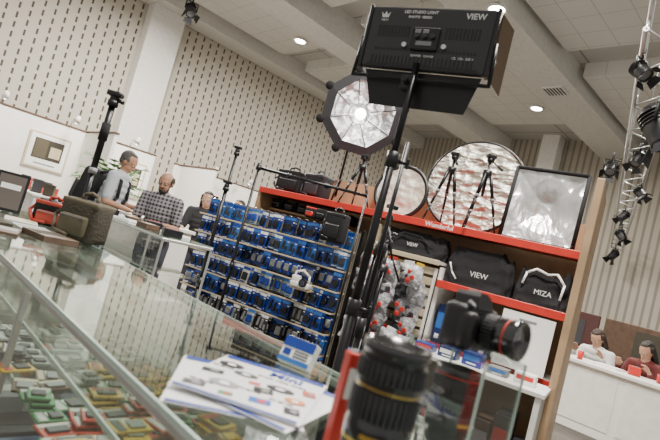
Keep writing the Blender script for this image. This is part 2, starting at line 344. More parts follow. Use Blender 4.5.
def lens(M,r,h,label,gold=True,name='camera_lens'):
    root=thing(name,label,'camera lens',M)
    g=G(); g.lathe([(0,0),(r*.8,0,CHR),(r*.82,.008),(r*.86,.012),(r*.88,h*.22),(r*.97,h*.26),(r*.97,h*.3,GOLDM if gold else LBK),(r*.975,h*.325),(r*.98,h*.42),(r*.95,h*.45),(r*.95,h*.68,GOLDM if gold else LBK),(r*.96,h*.692),(r*.95,h*.9,RED if not gold else LBK),(r*.95,h*.915),(r,h*.93),(r,h),(r*.93,h),(r*.86,h*.93),(r*.5,h*.9)],LBK,40); g.obj('barrel',root)
    for a,b in ((.47,.66),(.74,.87)):
        g=G(); n=36
        for k in range(n):
            an=2*math.pi*k/n; g.box((r*.965*math.cos(an),r*.965*math.sin(an),h*(a+b)/2),(.003,.0035,h*(b-a)),DGR,rot=(0,0,an))
        g.lathe([(r*.955,h*a),(r*.965,h*a),(r*.965,h*b),(r*.955,h*b)],BLK,40); g.obj('focus_ring',root)
    g=G(); g.sph((0,0,h*.90),(r*.84,r*.84,h*.05),LENSG,u=24); g.obj('front_glass',root)
    g=G(); g.box((-r*.55,-r*.80,h*.37),(.026,.002,.005),GOLDM,rot=(0,0,rad(-35))); g.obj('scale_marking',root)
    g=G(); g.box((.0,-r*.975,h*.35),(.018,.002,.005),PAP); g.obj('scale_marking',root)
    return root
lens(T(.117,.60,1.0,.3),.041,.166,'large glossy black camera lens with gold rings standing upright')
AC=T(.272,.815,1.0,HA)
root=thing('acrylic_display_box','clear acrylic display cube on the glass counter','display stand',AC)
a=.066;hz=.155
for sx,sy,w_,d_ in ((0,-a,2*a,.003),(0,a,2*a,.003),(-a,0,.003,2*a),(a,0,.003,2*a)):
    g=G(); g.box((sx,sy,hz/2),(w_,d_,hz),ACR); g.obj('acrylic_panel',root)
g=G(); g.box((0,0,hz),(2*a,2*a,.004),ACR); g.obj('acrylic_panel',root)
for sx in(-1,1):
    for sy in(-1,1): g=G(); g.box((sx*a,sy*a,hz/2),(.0032,.0032,hz),GEDGE); g.obj('corner_edge',root)
lens(T(.262,.805,1.0,1),.038,.125,'black camera lens inside the clear acrylic cube',False)
def dslr(M,label):
    root=thing('dslr_camera',label,'camera',M)
    g=G(); g.box((0,0,.045),(.14,.055,.09),BLK,bev=.012,seg=3,smooth=True); g.box((-.055,-.026,.04),(.035,.035,.078),BLK,bev=.013,seg=3,smooth=True); g.obj('body',root)
    g=G(); g.prism([(-.034,-.03,.086),(.034,-.03,.086),(.026,-.022,.112),(.014,-.018,.12),(-.014,-.018,.12),(-.026,-.022,.112)],(0,.055,-.003),BLK); g.obj('viewfinder_hump',root)
    g=G(); g.cyl((.05,0,.088),(.05,0,.1),.014,DGR); g.obj('dial',root)
    g=G(); g.cyl((-.055,-.02,.088),(-.055,-.026,.096),.009,DGR); g.obj('shutter_button',root)
    g=G(); g.box((0,.005,.12),(.02,.02,.006),ALU); g.obj('flash_shoe',root)
    g=G(); g.box((-.0,.0285,.042),(.07,.002,.05),LENSG); g.obj('screen',root)
    l=mk('lens',None,root,T(.008,-.026,.047,0,rad(90)))
    g=G(); g.lathe([(.033,0),(.034,.01),(.036,.04),(.038,.045),(.038,.060,RED),(.038,.063),(.04,.075),(.04,.088),(.036,.088),(.03,.08),(.01,.078)],LBK,32); g.obj('barrel',l)
    g=G(); 
    for k in range(30):
        an=2*math.pi*k/30; g.box((.036*math.cos(an),.036*math.sin(an),.027),(.003,.004,.024),DGR,rot=(0,0,an))
    g.obj('focus_ring',l)
    g=G(); g.sph((0,0,.079),(.031,.031,.006),LENSG); g.obj('front_glass',l)
    g=G(); pts=[(.072,0,.075)]+[(.072+.03*math.sin(t*.5),.01+.02*t*.5,.075-.012*t) for t in range(1,7)]; g.tube(pts,.005,FAB); g.obj('strap',root)
    return root
dslr(T(.262,.815,1.1575,rad(44))@Matrix.Scale(.76,4),'black DSLR camera with red-ringed lens on acrylic cube')
# ---------------------------------------------------------------- bags and items on far end of main counter
def soft_bag(name,M,w,d,h,m,m2,label,cat='bag',group=None,handle=True):
    root=thing(name,label,cat,M,group)
    g=G(); g.box((0,0,h/2),(w,d,h),m,bev=min(w,d,h)*.22,seg=3,smooth=True); g.obj('bag_body',root)
    g=G(); g.box((0,-d/2-.006,h*.36),(w*.7,.03,h*.48),m2,bev=.012,seg=2,smooth=True); g.box((0,-d/2-.023,h*.56),(w*.62,.004,.006),GRY); g.obj('front_pocket',root)
    g=G(); g.box((0,-.0,h*.9),(w*.96,d*1.02,h*.16),m2,bev=h*.05,seg=2,smooth=True); g.obj('lid_flap',root)
    if handle:
        g=G(); g.tube([(-w*.2,0,h*.95),(-w*.18,0,h*1.12),(0,0,h*1.18),(w*.18,0,h*1.12),(w*.2,0,h*.95)],.009,m2); g.obj('handle',root)
        g=G(); g.tube([(-w*.5,0,h*.8),(-w*.58,-d*.4,h*.5),(-w*.4,-d*.66,h*.15),(0,-d*.72,.02)],.008,m2); g.obj('strap',root)
    return root
soft_bag('shoulder_bag',T(-1.10,2.34,1.0,rad(-18)),.22,.12,.19,BRN,KHK,'dark olive canvas shoulder bag standing on glass counter')
soft_bag('camera_pouch',T(-1.40,2.62,1.0,rad(10)),.17,.11,.13,FAB,MR,'black padded camera pouch with dark red pocket on counter','camera pouch')
soft_bag('camera_pouch',T(-1.62,3.02,1.0,rad(-25)),.15,.11,.12,FAB,BLK,'black padded camera pouch standing on the glass counter','camera pouch')
def monopod(M,h,label,group=None):
    root=thing('monopod',label,'monopod',M,group)
    g=G(); g.cyl((0,0,0),(0,0,h*.45),.013,BLK2); g.cyl((0,0,h*.45),(0,0,h*.9),.016,BLK2); g.cyl((0,0,h*.43),(0,0,h*.47),.020,GRY); g.cyl((0,0,h*.66),(0,0,h*.78),.022,FAB); g.obj('pole',root)
    g=G(); g.cyl((0,0,h*.9),(0,0,h*.94),.026,BLK); g.sph((0,0,h*.95),.022,BLK); g.box((0,0,h*.985),(.075,.05,.026),BLK,bev=.008); g.cyl((.02,0,h*.95),(.05,0,h*.94),.01,BLK); g.obj('ball_head',root)
    g=G(); g.cyl((0,0,0),(0,0,.012),.06,BLK2,seg=20); g.obj('foot',root)
    return root
monopod(T(-1.19,2.46,1.0),.74,'black monopod with ball head standing upright on counter')
g=G(); g.box((0,0,.11),(.16,.012,.22),BLK,bev=.003); g.box((0,-.0065,.11),(.135,.001,.19),mat('dark_picture',(.12,.10,.09),.3)); g.box((0,-.0072,.14),(.1,.001,.03),PAP); g.prism([(-.02,.006,0),(.02,.006,0),(.02,.07,0),(-.02,.07,0)],(0,0,.003),BLK)
g.obj('framed_sign',None,T(-1.78,2.82,1.0,.35,rad(-6)),'small black framed sign standing on the counter','sign')
for i in range(6):
    hh_=random.uniform(.008,.03); g=G(); g.box((0,0,hh_/2),(.14,.2,hh_),random.choice([MG,WOODD,BRN,CREAM]),bev=.001); g.box((0,.02,hh_+.0005),(.12,.1,.001),random.choice([BRN,GRY,CREAM]))
    g.obj('leaflet_stack',None,H(.44+.18*(i%2),2.25+.26*(i//2),1.0,random.uniform(-.3,.3)),'stack of printed leaflets lying on the glass counter','leaflets','leaflet stacks on the counter')
g=G(); g.box((0,0,.035),(.16,.14,.07),WOODD,bev=.006); g.box((0,0,.071),(.14,.12,.002),BRN); g.obj('wooden_box',None,H(.5,3.35,1.0,.1),'dark wooden box standing on the glass counter','box')
# ---------------------------------------------------------------- shop shelving unit
root=thing('shelving_unit','shop shelving unit with red shelf edges and wooden side panels','shelving',S(0,0))
g=G(); g.box((3.03,.1,1.1),(.05,.75,2.2),WOOD,bev=.004); g.obj('side_panel',root)
g=G(); g.box((0.0,.25,.85),(.04,.5,1.7),WOOD,bev=.004); g.obj('side_panel',root)
g=G(); g.box((1.5,.52,1.0),(3.0,.03,2.0),WOOD); g.obj('back_panel',root)
g=G(); g.box((1.5,.25,1.7),(2.98,.5,.028),RED); g.obj('top_shelf',root)
g=G(); g.box((1.5,-.01,1.685),(3.0,.02,.06),RED,bev=.003); g.obj('shelf_edge',root)
g=G(); g.box((2.53,.17,1.24),(.96,.51,.025),WHT); g.obj('shelf',root)
g=G(); g.box((2.53,-.095,1.23),(.96,.02,.06),RED,bev=.003); g.obj('shelf_edge',root)
g=G(); g.box((1.73,.15,1.39),(.62,.5,.025),WHT); g.obj('shelf',root)
g=G(); g.box((1.73,-.11,1.385),(.62,.02,.04),CREAM,bev=.003); g.obj('shelf_edge',root)
g=G(); g.box((2.5,.2,.75),(1.0,.45,.025),WHT); g.obj('shelf',root)
g=G(); g.box((2.5,-.035,.745),(1.0,.02,.05),RED,bev=.003); g.obj('shelf_edge',root)
g=G(); g.box((2.05,.2,.68),(.03,.5,1.36),WHT); g.obj('divider_panel',root)
g=G(); g.box((1.4,.2,.8),(.03,.5,1.6),CREAM); g.obj('divider_panel',root)
g=G(); g.box((.5,.35,1.53),(.95,.3,.02),WOOD); g.obj('shelf',root)
text('Wonderful',.055,PAP,T(1.93,-.021,1.685,0,rad(90)),root,bold=.0008)
# pegboard gondola
root=thing('pegboard_rack','cream pegboard display rack holding rows of blister packs','display rack',S(0,-.16))
PEG=tile_mat('pegboard',(.24,.21,.16),(.11,.09,.06),.05,.05,.01)
g=G(); g.box((.45,.03,.74),(1.74,.02,1.46),PEG); g.obj('pegboard',root)
for x in (-.43,1.34): g=G(); g.box((x,.03,.75),(.03,.05,1.5),BLK2,bev=.004); g.obj('upright',root)
g=G(); g.box((.45,.03,.05),(1.75,.3,.1),BLK2,bev=.004); g.obj('plinth',root)
rowz=[1.465,1.285,1.105,.925,.745,.565,.385]
NC=20; PX=.086
for z in rowz:
    g=G(); g.box((.45,-.150,z-.172),(1.74,.006,.014),CREAM,bev=.002); 
    g.box((-.41,-.07,z-.172),(.006,.16,.012),CREAM); g.box((1.31,-.07,z-.172),(.006,.16,.012),CREAM); g.obj('price_rail',root)
    for c_ in range(NC):
        g=G(); g.cyl((-.37+c_*PX,.02,z),(-.37+c_*PX,-.15,z+.004),.0035,CHR,seg=6); g.obj('hook',root)
def blister(w,h,c1,c2,c3,shape):
    g=G(); g.box((0,0,-h/2),(w,.003,h),c1); g.box((0,-.002,-h*.12),(w*.96,.001,h*.16),c2)
    if shape==2: g.cyl((0,-.002,-h*.58),(0,-.024,-h*.58),w*.34,c3,seg=18)
    elif shape==3: g.box((-w*.16,-.012,-h*.52),(w*.28,.022,h*.5),c3,rot=(0,.12,0),bev=.006); g.box((w*.2,-.01,-h*.68),(w*.26,.018,h*.3),c3,bev=.006)
    else: g.box((0,-.012,-h*.58),(w*.66,.022,h*.46),c3,bev=.008,seg=2,smooth=True)
    if shape==1: g.cyl((0,-.027,-h*.58),(0,-.02,-h*.58),w*.2,GRY,seg=14)
    g.box((-w*.1,-.002,-h*.93),(w*.7,.001,h*.06),c2); g.box((w*.3,-.002,-h*.3),(w*.25,.001,h*.05),PAP)
    return g.mesh('blister_pack')
NAVY=mat('navy_print',(.008,.022,.13),.4)
bl=[('blue',blister(.083,.165,BLU,PAP,BLK,0)),('blue',blister(.082,.155,LBL,BLU,DGR,3)),('white',blister(.082,.16,MG,BLU,BLK,0)),('blue and black',blister(.083,.17,BLU,LBL,BLK,3)),('navy',blister(.083,.16,NAVY,LBL,BLK,2)),('black',blister(.082,.165,BLK,BLU,GRY,1)),('white and blue',blister(.085,.15,CLB,LBL,BLU,0)),('blue',blister(.082,.145,BLU,BLK,GRY,1)),('black and white',blister(.085,.17,DGR,PAP,GRY,3)),('blue and white',blister(.08,.15,LBL,PAP,DGR,0))]
pack_w=[[0,1,3,6,4,9],[0,3,3,9,5,1],[7,0,4,3,2],[0,3,4,6,9,1],[4,7,5,3,0,8],[0,1,4,5,8],[5,5,4,5,8]]
for ri,z in enumerate(rowz):
    k=random.choice(pack_w[ri])
    for c_ in range(NC):
        if random.random()<.45: k=random.choice(pack_w[ri])
        x=-.37+c_*PX
        for dd in (0,1):
            if dd>0 and random.random()<.45: continue
            kk=k if random.random()<.88 else random.randrange(10)
            mk('blister_pack',bl[kk][1],None,S(x+random.uniform(-.006,.006),-.205-.05*dd,z-random.uniform(0,.008),random.uniform(-.22,.22),random.uniform(-.10,.03),random.uniform(-.06,.06)),'%s blister pack hanging from a rack hook'%bl[kk][0],'blister pack','blister packs on the pegboard rack')
# mid panel with pouches
root=thing('slatted_panel','cream slatted panel with hooks for accessory pouches','display rack',S(1.73,-.08))
g=G()
g.box((0,.01,.7),(.56,.012,1.28),KHK)
for i in range(15): g.box((0,-.002,.12+i*.085),(.56,.012,.06),CREAM,bev=.002)
g.obj('slat_board',root)
for x in (-.29,.29): g=G(); g.box((x,0,.67),(.02,.03,1.34),WHT,bev=.003); g.obj('frame',root)
CLR=mat('frosted_bag',(.30,.30,.32),.2,coat=.8,bump=1.,bscale=25,var=.35,vscale=40); CLD=mat('dark_frosted_bag',(.07,.07,.08),.2,coat=.8,bump=1.,bscale=30,var=.4,vscale=40); CLW=mat('white_frosted_bag',(.50,.50,.52),.25,coat=.8,bump=1.,bscale=25,var=.35,vscale=40)
def pouch(c1,c2,c3,seed):
    g=G(); g.box((0,0,-.012),(.085,.004,.034),c1,bev=.001)
    def f(s_):
        def q(u,v):
            x=(u-.5)*.145*(1+.12*math.sin(v*7+seed)); z=-.02-v*.175; th=.075*math.sin(math.pi*min(1,max(0,u)))*math.sin(math.pi*(.1+.88*v))
            return (x,s_*th*.8-.012+.022*noise.noise(V((u*6,v*6,s_+seed))),z)
        return q
    g.grid(f(-1),11,11,c3); g.grid(f(1),11,11,c3)
    for (x,z,a) in ((-.02,-.085,.4),(.026,-.12,-.3),(-.015,-.155,.2)): g.box((x,-.066,z),(.038,.014,.036),c2,rot=(.2,a,0),bev=.005)
    return g.mesh('accessory_pouch')
po=[('red',pouch(RED,BLK,CLR,1)),('white',pouch(PAP,DGR,CLW,2)),('white',pouch(PAP,BLK,CLD,3)),('yellow',pouch(YEL,RED,CLW,4)),('white',pouch(PAP,GRY,CLR,5)),('red',pouch(RED,RED,CLR,6)),('white',pouch(PAP,BLK,CLW,7))]
for r_ in range(7):
    for c_ in range(5):
        k=[5,3,5,1,3][c_] if r_==0 else (5 if random.random()<.12 else random.choice([1,2,4,6,4,2]))
        mk('accessory_pouch',po[k][1],None,S(1.50+c_*.112+random.uniform(-.015,.015),-.175-random.choice([0,.04,.08]),1.34-r_*.135,random.uniform(-.45,.45),random.uniform(-.1,.1),random.uniform(-.25,.25)),'clear pouch of small parts with %s header card'%po[k][0],'pouch','clear pouches on the slatted panel')
def carton(M,w,d,h,c1,c2,label,group=None):
    g=G(); g.box((0,0,h/2),(w,d,h),c1,bev=.003); g.box((0,-d/2-.0007,h*.6),(w*.8,.001,h*.4),c2); g.box((0,-d/2-.0007,h*.2),(w*.5,.001,h*.12),PAP)
    return g.obj('product_box',None,M,label,'box',group)
x=2.09
while x<2.6:
    w_=random.uniform(.07,.12); h_=random.uniform(.2,.36); carton(S(x+w_/2,.05,.7625),w_-.01,.15,h_,random.choice([BLK,DGR,NAVY,BLU]),random.choice([RED,PAP,LBL,GRY]),'retail product box standing on shelf','product boxes on the lower shelf'); x+=w_
g=G(); g.box((0,0,.20),(.36,.006,.40),PAP,bev=.001); g.box((0,-.0035,.35),(.12,.001,.02),GRY); g.obj('poster_board',None,S(2.77,-.13,.7825,0,rad(-5)),'plain white card sheet leaning against the shelves','poster')
root=thing('display_table','small white table in front of the shelves','table',S(2.55,-.42))
g=G(); g.box((0,0,.74),(.95,.42,.03),WHT,bev=.004); g.obj('table_top',root)
for x in (-.44,.44):
    for y in (-.18,.18):
        g=G(); g.box((x,y,.362),(.035,.035,.725),WHT,bev=.003); g.obj('leg',root)
for i in range(5):
    carton(S(2.2+i*.17,-.45,.755),.13,.12,.05+.02*(i%3),random.choice([PAP,BLU,GRY,NAVY]),random.choice([RED,PAP,LBL]),'small product box on the white table','product boxes on the white table')
for i in range(7):
    carton(S(2.12+i*.13,-.02,.0),.12,.3,.3+.08*(i%3),random.choice([BLK,DGR,WOODD,PAP]),random.choice([RED,PAP,GRY]),'large carton stored under the shelves','cartons under the shelves')
# soft bags on shelves
def slouch(M,w,h,d,label,txt,white=0,seed=0):
    root=thing('fabric_bag',label,'bag',M,'black fabric bags on the shelves')
    def f(u,v):
        a=u*2*math.pi; prof=math.sin(math.pi*(.30+.50*v))**.2
        cx=math.copysign(abs(math.cos(a))**.30,math.cos(a)); sy=math.copysign(abs(math.sin(a))**.5,math.sin(a))
        nz=noise.noise(V((cx*3+seed,v*3.5,sy*3))); n2=noise.noise(V((cx*9+seed,v*2.5,sy)))
        x=cx*w*.5*prof*(1+.05*nz)*(1-.03*v); y=sy*d*.5*prof*(1-.6*v)*(1+.35*nz)+.030*n2*(.3+.7*v); z=v*h*(1+.40*noise.noise(V((cx*2.6+seed*2,0,1)))*v+.18*n2*v)
        return (x,y,z)
    g=G(); g.grid(f,80,20,FAB); 
    g.poly([f(k/80,1) for k in range(80)],FAB); g.poly([f(k/80,0) for k in range(80)],FAB); g.obj('bag_body',root)
    g=G(); hm=PAP if white else FAB; y_=-d*.5-.012
    if white==2: g.tube([(-w*.36,y_+.03,h*.6),(-w*.32,y_+.04,h*.95),(-w*.16,y_+.05,h*1.12),(w*.06,y_+.05,h*1.02),(w*.22,y_+.05,h*1.08),(w*.38,y_+.02,h*.8),(w*.36,y_-.01,h*.35)],.008,hm)
    elif white==1: g.tube([(-w*.40,y_,h*.62),(-w*.34,y_-.005,h*.35),(-w*.26,y_-.01,h*.18)],.006,hm)
    else: g.tube([(-w*.3,y_+.01,h*.5),(-w*.15,y_+.05,h*.9),(w*.12,y_+.05,h*.85),(w*.3,y_+.01,h*.45)],.008,hm)
    g.obj('handle',root)
    text(txt,h*.22,PAP,T(w*.05,y_-.012,h*.42,rad(-4),rad(97)),root)
slouch(S(1.73,.10,1.4025),.62,.19,.28,'wide slumped black fabric bag with small white lettering','VIEW',0,seed=1)
slouch(S(2.32,.09,1.2525),.54,.27,.26,'wide slumped black fabric bag with small white lettering','VIEW',1,seed=5)
slouch(S(2.80,.05,1.2525),.38,.24,.24,'black tote bag with white rope handle and white lettering','MIZA',2,seed=9)
for i in range(6):
    soft_bag('camera_case',S(.1+i*.165,.28,1.54),.15,.16,.1,FAB,BLK,'small black padded camera case lying on narrow shelf','camera case','camera cases under the top shelf',handle=False)
for i in range(3):
    soft_bag('camera_case',S(.78+i*.12,-.15,1.50),.11,.08,.10,FAB,RED if i==0 else BLK,'small padded camera case on top of the rack','camera case','camera cases on the rack',handle=False)
soft_bag('camera_bag',S(1.18,-.36,1.33),.20,.11,.25,FAB,BLK,'black camera backpack hanging at the end of the rack','camera bag','camera bags on the shelves')
soft_bag('camera_bag',S(.22,.2,1.715,.1),.30,.18,.24,FAB,BLK,'black camera bag on the top shelf','camera bag','camera bags on the shelves')
soft_bag('camera_bag',S(.54,.2,1.715,-.2),.26,.18,.25,FAB,DGR,'black camera bag with strap on the top shelf','camera bag','camera bags on the shelves')
# ---------------------------------------------------------------- tripods
def tripod(M,h,spread,label,group=None,handle=True,accent=None):
    root=thing('tripod',label,'tripod',M,group); ac=accent or GRY
    hub=h*.74
    for k in range(3):
        an=rad(90+120*k+15); d=V((math.cos(an),math.sin(an),0)); a=d*.03+V((0,0,hub)); b=d*spread+V((0,0,.008))
        g=G(); m1=a.lerp(b,.42); m2=a.lerp(b,.72)
        g.cyl(a,m1,.014,BLK2); g.cyl(m1,m2,.011,BLK2); g.cyl(m2,b,.008,BLK2); g.sph(m1,.018,ac); g.sph(m2,.015,ac); g.sph(b,.011,BLK)
        g.obj('leg',root)
    g=G(); g.cyl((0,0,hub*.62),(0,0,h*.93),.012,BLK2); g.cyl((0,0,hub-.02),(0,0,hub+.035),.038,BLK); g.obj('centre_column',root)
    g=G(); g.cyl((0,0,h*.9),(0,0,h*.96),.026,BLK); g.box((0,0,h*.98),(.075,.06,.03),BLK,bev=.006); g.cyl((-.03,0,h*.94),(.03,0,h*.94),.014,DGR); g.obj('head',root)
    if handle:
        g=G(); g.cyl((0,0,h*.94),(.07,-.12,h*.80),.006,BLK2); g.cyl((.05,-.085,h*.84),(.07,-.12,h*.80),.011,BLK); g.obj('pan_handle',root)
    return root
tripod(S(1.88,.10,1.715),.63,.15,'black tripod standing on top shelf with legs spread','tripods on the top shelf')
tripod(S(2.18,.10,1.715,.6),.65,.17,'black tripod standing on top shelf with legs spread','tripods on the top shelf')
tripod(S(1.02,.12,1.715,.3),.50,.16,'black tripod on top shelf beside the octagonal softbox','tripods on the top shelf')
def reflector(M,rr,m,label,rim=.013):
    root=thing('round_reflector',label,'reflector',M)
    g=G(); g.grid(lambda u,v:(rr*u*math.cos(v*2*math.pi),-.012+.010*noise.noise(V((u*math.cos(v*6.283)*3.,u*math.sin(v*6.283)*5,rr)))*(1-u**4),rr*u*math.sin(v*2*math.pi)+rr),28,72,m); g.obj('reflective_cloth',root)
    g=G(); g.ring((0,-.004,rr),rr,rim,BLK); g.obj('rim',root)
reflector(S(2.01,.36,1.715,0,rad(-8)),.435,SILV,'large round streaky silver reflector with black rim')
reflector(S(1.36,.32,1.715,0,rad(-8)),.255,GOLD,'smaller round black-rimmed reflector leaning behind tripods',.020)
root=thing('rectangular_softbox','rectangular softbox with crinkled silver lining and black edge','softbox',S(2.66,.08,1.718,0,rad(-8)))
w2,h2=.265,.60
g=G()
def rs(u,v):
    e=min(u,1-u,v,1-v)*2; dep=.06*min(1,e*1.2)
    nn=noise.noise(V((u*3,v*3.5,1)))*.020+noise.noise(V((u*7,v*4,4)))*.010+noise.noise(V((u*16,v*9,7)))*.004
    return ((u-.5)*2*w2,dep+nn*min(1,e*6),v*h2)
g.grid(rs,56,72,SILR,True); g.obj('silver_lining',root)
F=[(-w2,0,0),(w2,0,0),(w2,0,h2),(-w2,0,h2)]; Bk=[(-w2*.6,.12,h2*.2),(w2*.6,.12,h2*.2),(w2*.6,.12,h2*.8),(-w2*.6,.12,h2*.8)]
g=G()
for i in range(4): g.poly([F[i],F[(i+1)%4],Bk[(i+1)%4],Bk[i]],FAB)
g.poly(Bk,FAB); g.obj('fabric_shell',root)
g=G()
for i in range(4): g.cyl(V(F[i])+V((0,-.004,0)),V(F[(i+1)%4])+V((0,-.004,0)),.016,FAB,seg=8)
g.obj('front_lip',root)
# octagonal softbox on short stand
oc=S(.80,.25,2.66)
root=thing('octagonal_softbox','octagonal softbox lined in silver on a short light stand','softbox',S(.80,.25,1.715))
pos=oc.translation; dirw=(V((.9,0,1.5))-pos).normalized(); q=dirw.to_track_quat('Z','Y').to_matrix().to_4x4()
OM=root.matrix_basis.inverted()@(Matrix.Translation(pos)@q)
hd=mk('softbox_head',None,root,OM)
def octp(rr,z,off=0): return [(rr*math.cos(rad(45*k+22.5+off)),rr*math.sin(rad(45*k+22.5+off)),z) for k in range(8)]
A=octp(.385,0);B=octp(.11,-.22)
g=G()
for k in range(8):
    a0,a1,b0,b1=V(A[k]),V(A[(k+1)%8]),V(B[k]),V(B[(k+1)%8])
    g.grid(lambda u,v,a0=a0,a1=a1,b0=b0,b1=b1: a0.lerp(a1,u).lerp(b0.lerp(b1,u),v)+V((0,0,-.03*math.sin(math.pi*u)*math.sin(math.pi*(.1+.8*v)))),6,6,SILW)
g.poly(B,SILW); g.obj('silver_lining',hd)
g=G(); A2=octp(.40,-.004);B2=octp(.13,-.26)
for k in range(8): g.poly([A2[k],A2[(k+1)%8],B2[(k+1)%8],B2[k]],FAB)
g.poly(B2,FAB); g.obj('fabric_shell',hd)
g=G(); A3=octp(.43,.0);A4=octp(.335,.012)
for k in range(8):
    g.prism([A3[k],A3[(k+1)%8],A4[(k+1)%8],A4[k]],(0,0,.008),DGR)
    c=V(A3[k]); g.sph(c*1.0,(.045,.045,.02),FAB,u=10,v=6)
g.obj('front_lip',hd)
g=G(); g.sph((0,0,-.15),(.06,.06,.06),mat('bulb',(1,1,1),.4,var=0,emit=(1,.98,.95),estr=14)); g.obj('bulb',hd)
for k in range(8): 
    g=G(); g.cyl(V(A[k])*.98+V((0,0,-.006)),V(B[k])*.98+V((0,0,.008)),.005,DGR,seg=6); g.obj('rib',hd)
g=G(); g.cyl((0,0,-.24),(0,0,-.42),.06,BLK,seg=18); g.obj('lamp_head',hd)
g=G(); tgt=OM@V((0,0,-.34)); g.cyl((tgt.x,tgt.y,.12),(tgt.x,tgt.y,tgt.z),.013,BLK2)
for k in range(3):
    an=rad(120*k+40); g.cyl((tgt.x,tgt.y,.3),(tgt.x+.14*math.cos(an),tgt.y+.14*math.sin(an)*.8,.008),.009,BLK2)
g.obj('stand',root)
# ---------------------------------------------------------------- LED panel on stand
px,py=.162,1.8
root=thing('light_stand','tall black light stand holding the LED panel','light stand',T(px,py,0))
g=G(); g.cyl((0,0,.25),(0,0,1.1),.0185,BLK2); g.obj('lower_tube',root)
g=G(); g.cyl((0,0,1.05),(0,0,1.65),.0155,BLK2); g.obj('middle_tube',root)
g=G(); g.cyl((0,0,1.6),(0,0,2.0),.0125,BLK2); g.obj('upper_tube',root)
for z in (1.08,1.63):
    g=G(); g.cyl((0,0,z-.03),(0,0,z+.03),.024,BLK); g.cyl((.02,0,z),(.055,0,z),.007,BLK); g.box((.058,0,z),(.012,.008,.04),BLK,bev=.003); g.obj('clamp_knob',root)
for k in range(3):
    an=rad(120*k+60); e=V((math.cos(an)*.42,math.sin(an)*.42,.012))
    g=G(); g.cyl((0,0,.75),e,.011,BLK2); g.cyl((0,0,.32),V((0,0,.75)).lerp(e,.6),.008,BLK2); g.sph(e,.014,BLK); g.obj('leg',root)
PM=T(px+.012,py-.0,2.095)@Euler((rad(4),rad(0),rad(-25))).to_matrix().to_4x4()
root=thing('led_panel_light','large black LED panel light seen from behind with barn doors','studio light',PM)
W,Hh=.47,.235
HSG=mat('panel_housing',(.026,.026,.029),.4)
g=G(); g.box((0,0,0),(W,.030,Hh),HSG,bev=.006,seg=2)
for sx in (-1,1): g.box((sx*(W/2+.006),0,0),(.014,.038,Hh+.01),BLK,bev=.003)
for i in range(26): g.box((-W/2+.04+i*.0152,-.0155,-Hh/2+.03),(.006,.003,.03),BLK)
for i in range(30):
    for j in range(5):
        if not (9<i<20): g.box((-.19+i*.0131,-.0155,.005+j*.009),(.007,.003,.004),BLK)
for i in range(30): g.box((-.19+i*.0131,-.0155,-.045),(.006,.003,.008),BLK)
for j in range(4): g.box((0,-.0160,-.112+j*.0035),(W*.9,.001,.0012),DGR)
g.obj('housing',root)
g=G(); g.box((0,-.022,-.005),(.1,.016,.085),BLK,bev=.004); g.box((-.03,-.031,.02),(.022,.004,.014),GRY,bev=.001); g.box((.0,-.031,.02),(.022,.004,.014),GRY,bev=.001); g.box((.0,-.031,-.024),(.06,.003,.016),GRY,bev=.001); g.obj('control_box',root)
for x in (-.03,.0,.03):
    g=G(); g.cyl((x,-.028,.0),(x,-.044,.0),.008,DGR,seg=14); g.obj('knob',root)
for x in (-.075,.075):
    g=G(); g.cyl((x,-.014,-.03),(x,-.028,-.03),.009,ALU,seg=14); g.obj('connector',root)
LG=mat('grey_lettering',(.75,.75,.75),.5,var=0)
ty=-.0157
text('VIEW',.030,LG,T(.165,ty,.088,0,rad(90)),root,bold=.0006)
g=G(); g.prism([(-.19,ty,.074),(-.165,ty,.074),(-.160,ty,.095),(-.170,ty,.084),(-.1775,ty,.098),(-.185,ty,.084),(-.195,ty,.095)],(0,-.001,0),LG); g.obj('emblem',root)
text('VIEW',.012,LG,T(-.178,ty,.064,0,rad(90)),root)
text('LED STUDIO LIGHT',.015,LG,T(-.04,ty,.098,0,rad(90)),root,bold=.0003)
text('PHOTO  VIDEO',.013,LG,T(-.04,ty,.079,0,rad(90)),root,bold=.0003)
text('DIMMER   POWER',.011,LG,T(0,ty,-.066,0,rad(90)),root)
text('CE  100 - 240 V',.012,LG,T(.15,ty,-.066,0,rad(90)),root)
MBR=mat('bronze_flap',(.13,.085,.05),.35,.4)
g=G(); g.prism([(-W/2+.01,.02,-Hh/2),(W/2-.01,.02,-Hh/2),(W/2-.05,.04,-Hh/2-.13),(-W/2+.05,.04,-Hh/2-.13)],(0,.003,0),BLK); g.obj('barn_door',root)
g=G(); g.prism([(-W/2+.01,.02,Hh/2),(W/2-.01,.02,Hh/2),(W/2+.0,.16,Hh/2-.02),(-W/2,.16,Hh/2-.02)],(0,0,.003),BLK); g.obj('barn_door',root)
g=G(); g.prism([(W/2+.012,.02,-Hh/2),(W/2+.012,.02,Hh/2),(W/2+.045,.10,Hh/2-.02),(W/2+.045,.10,-Hh/2-.03)],(.003,0,0),MBR); g.obj('barn_door',root)
g=G(); g.prism([(-W/2-.012,.02,-Hh/2),(-W/2-.012,.02,Hh/2),(-W/2-.02,.13,Hh/2),(-W/2-.02,.13,-Hh/2)],(.003,0,0),BLK); g.obj('barn_door',root)
g=G(); g.tube([(-W/2-.02,-.0,0),(-W/2-.025,-.01,-Hh/2-.035),(W/2+.025,-.01,-Hh/2-.035),(W/2+.02,0,0)],.007,BLK2); g.box((-.03,-.01,-Hh/2-.05),(.05,.04,.06),BLK,bev=.006); g.cyl((-.03,-.03,-Hh/2-.05),(-.03,-.07,-Hh/2-.05),.012,BLK); g.obj('yoke',root)
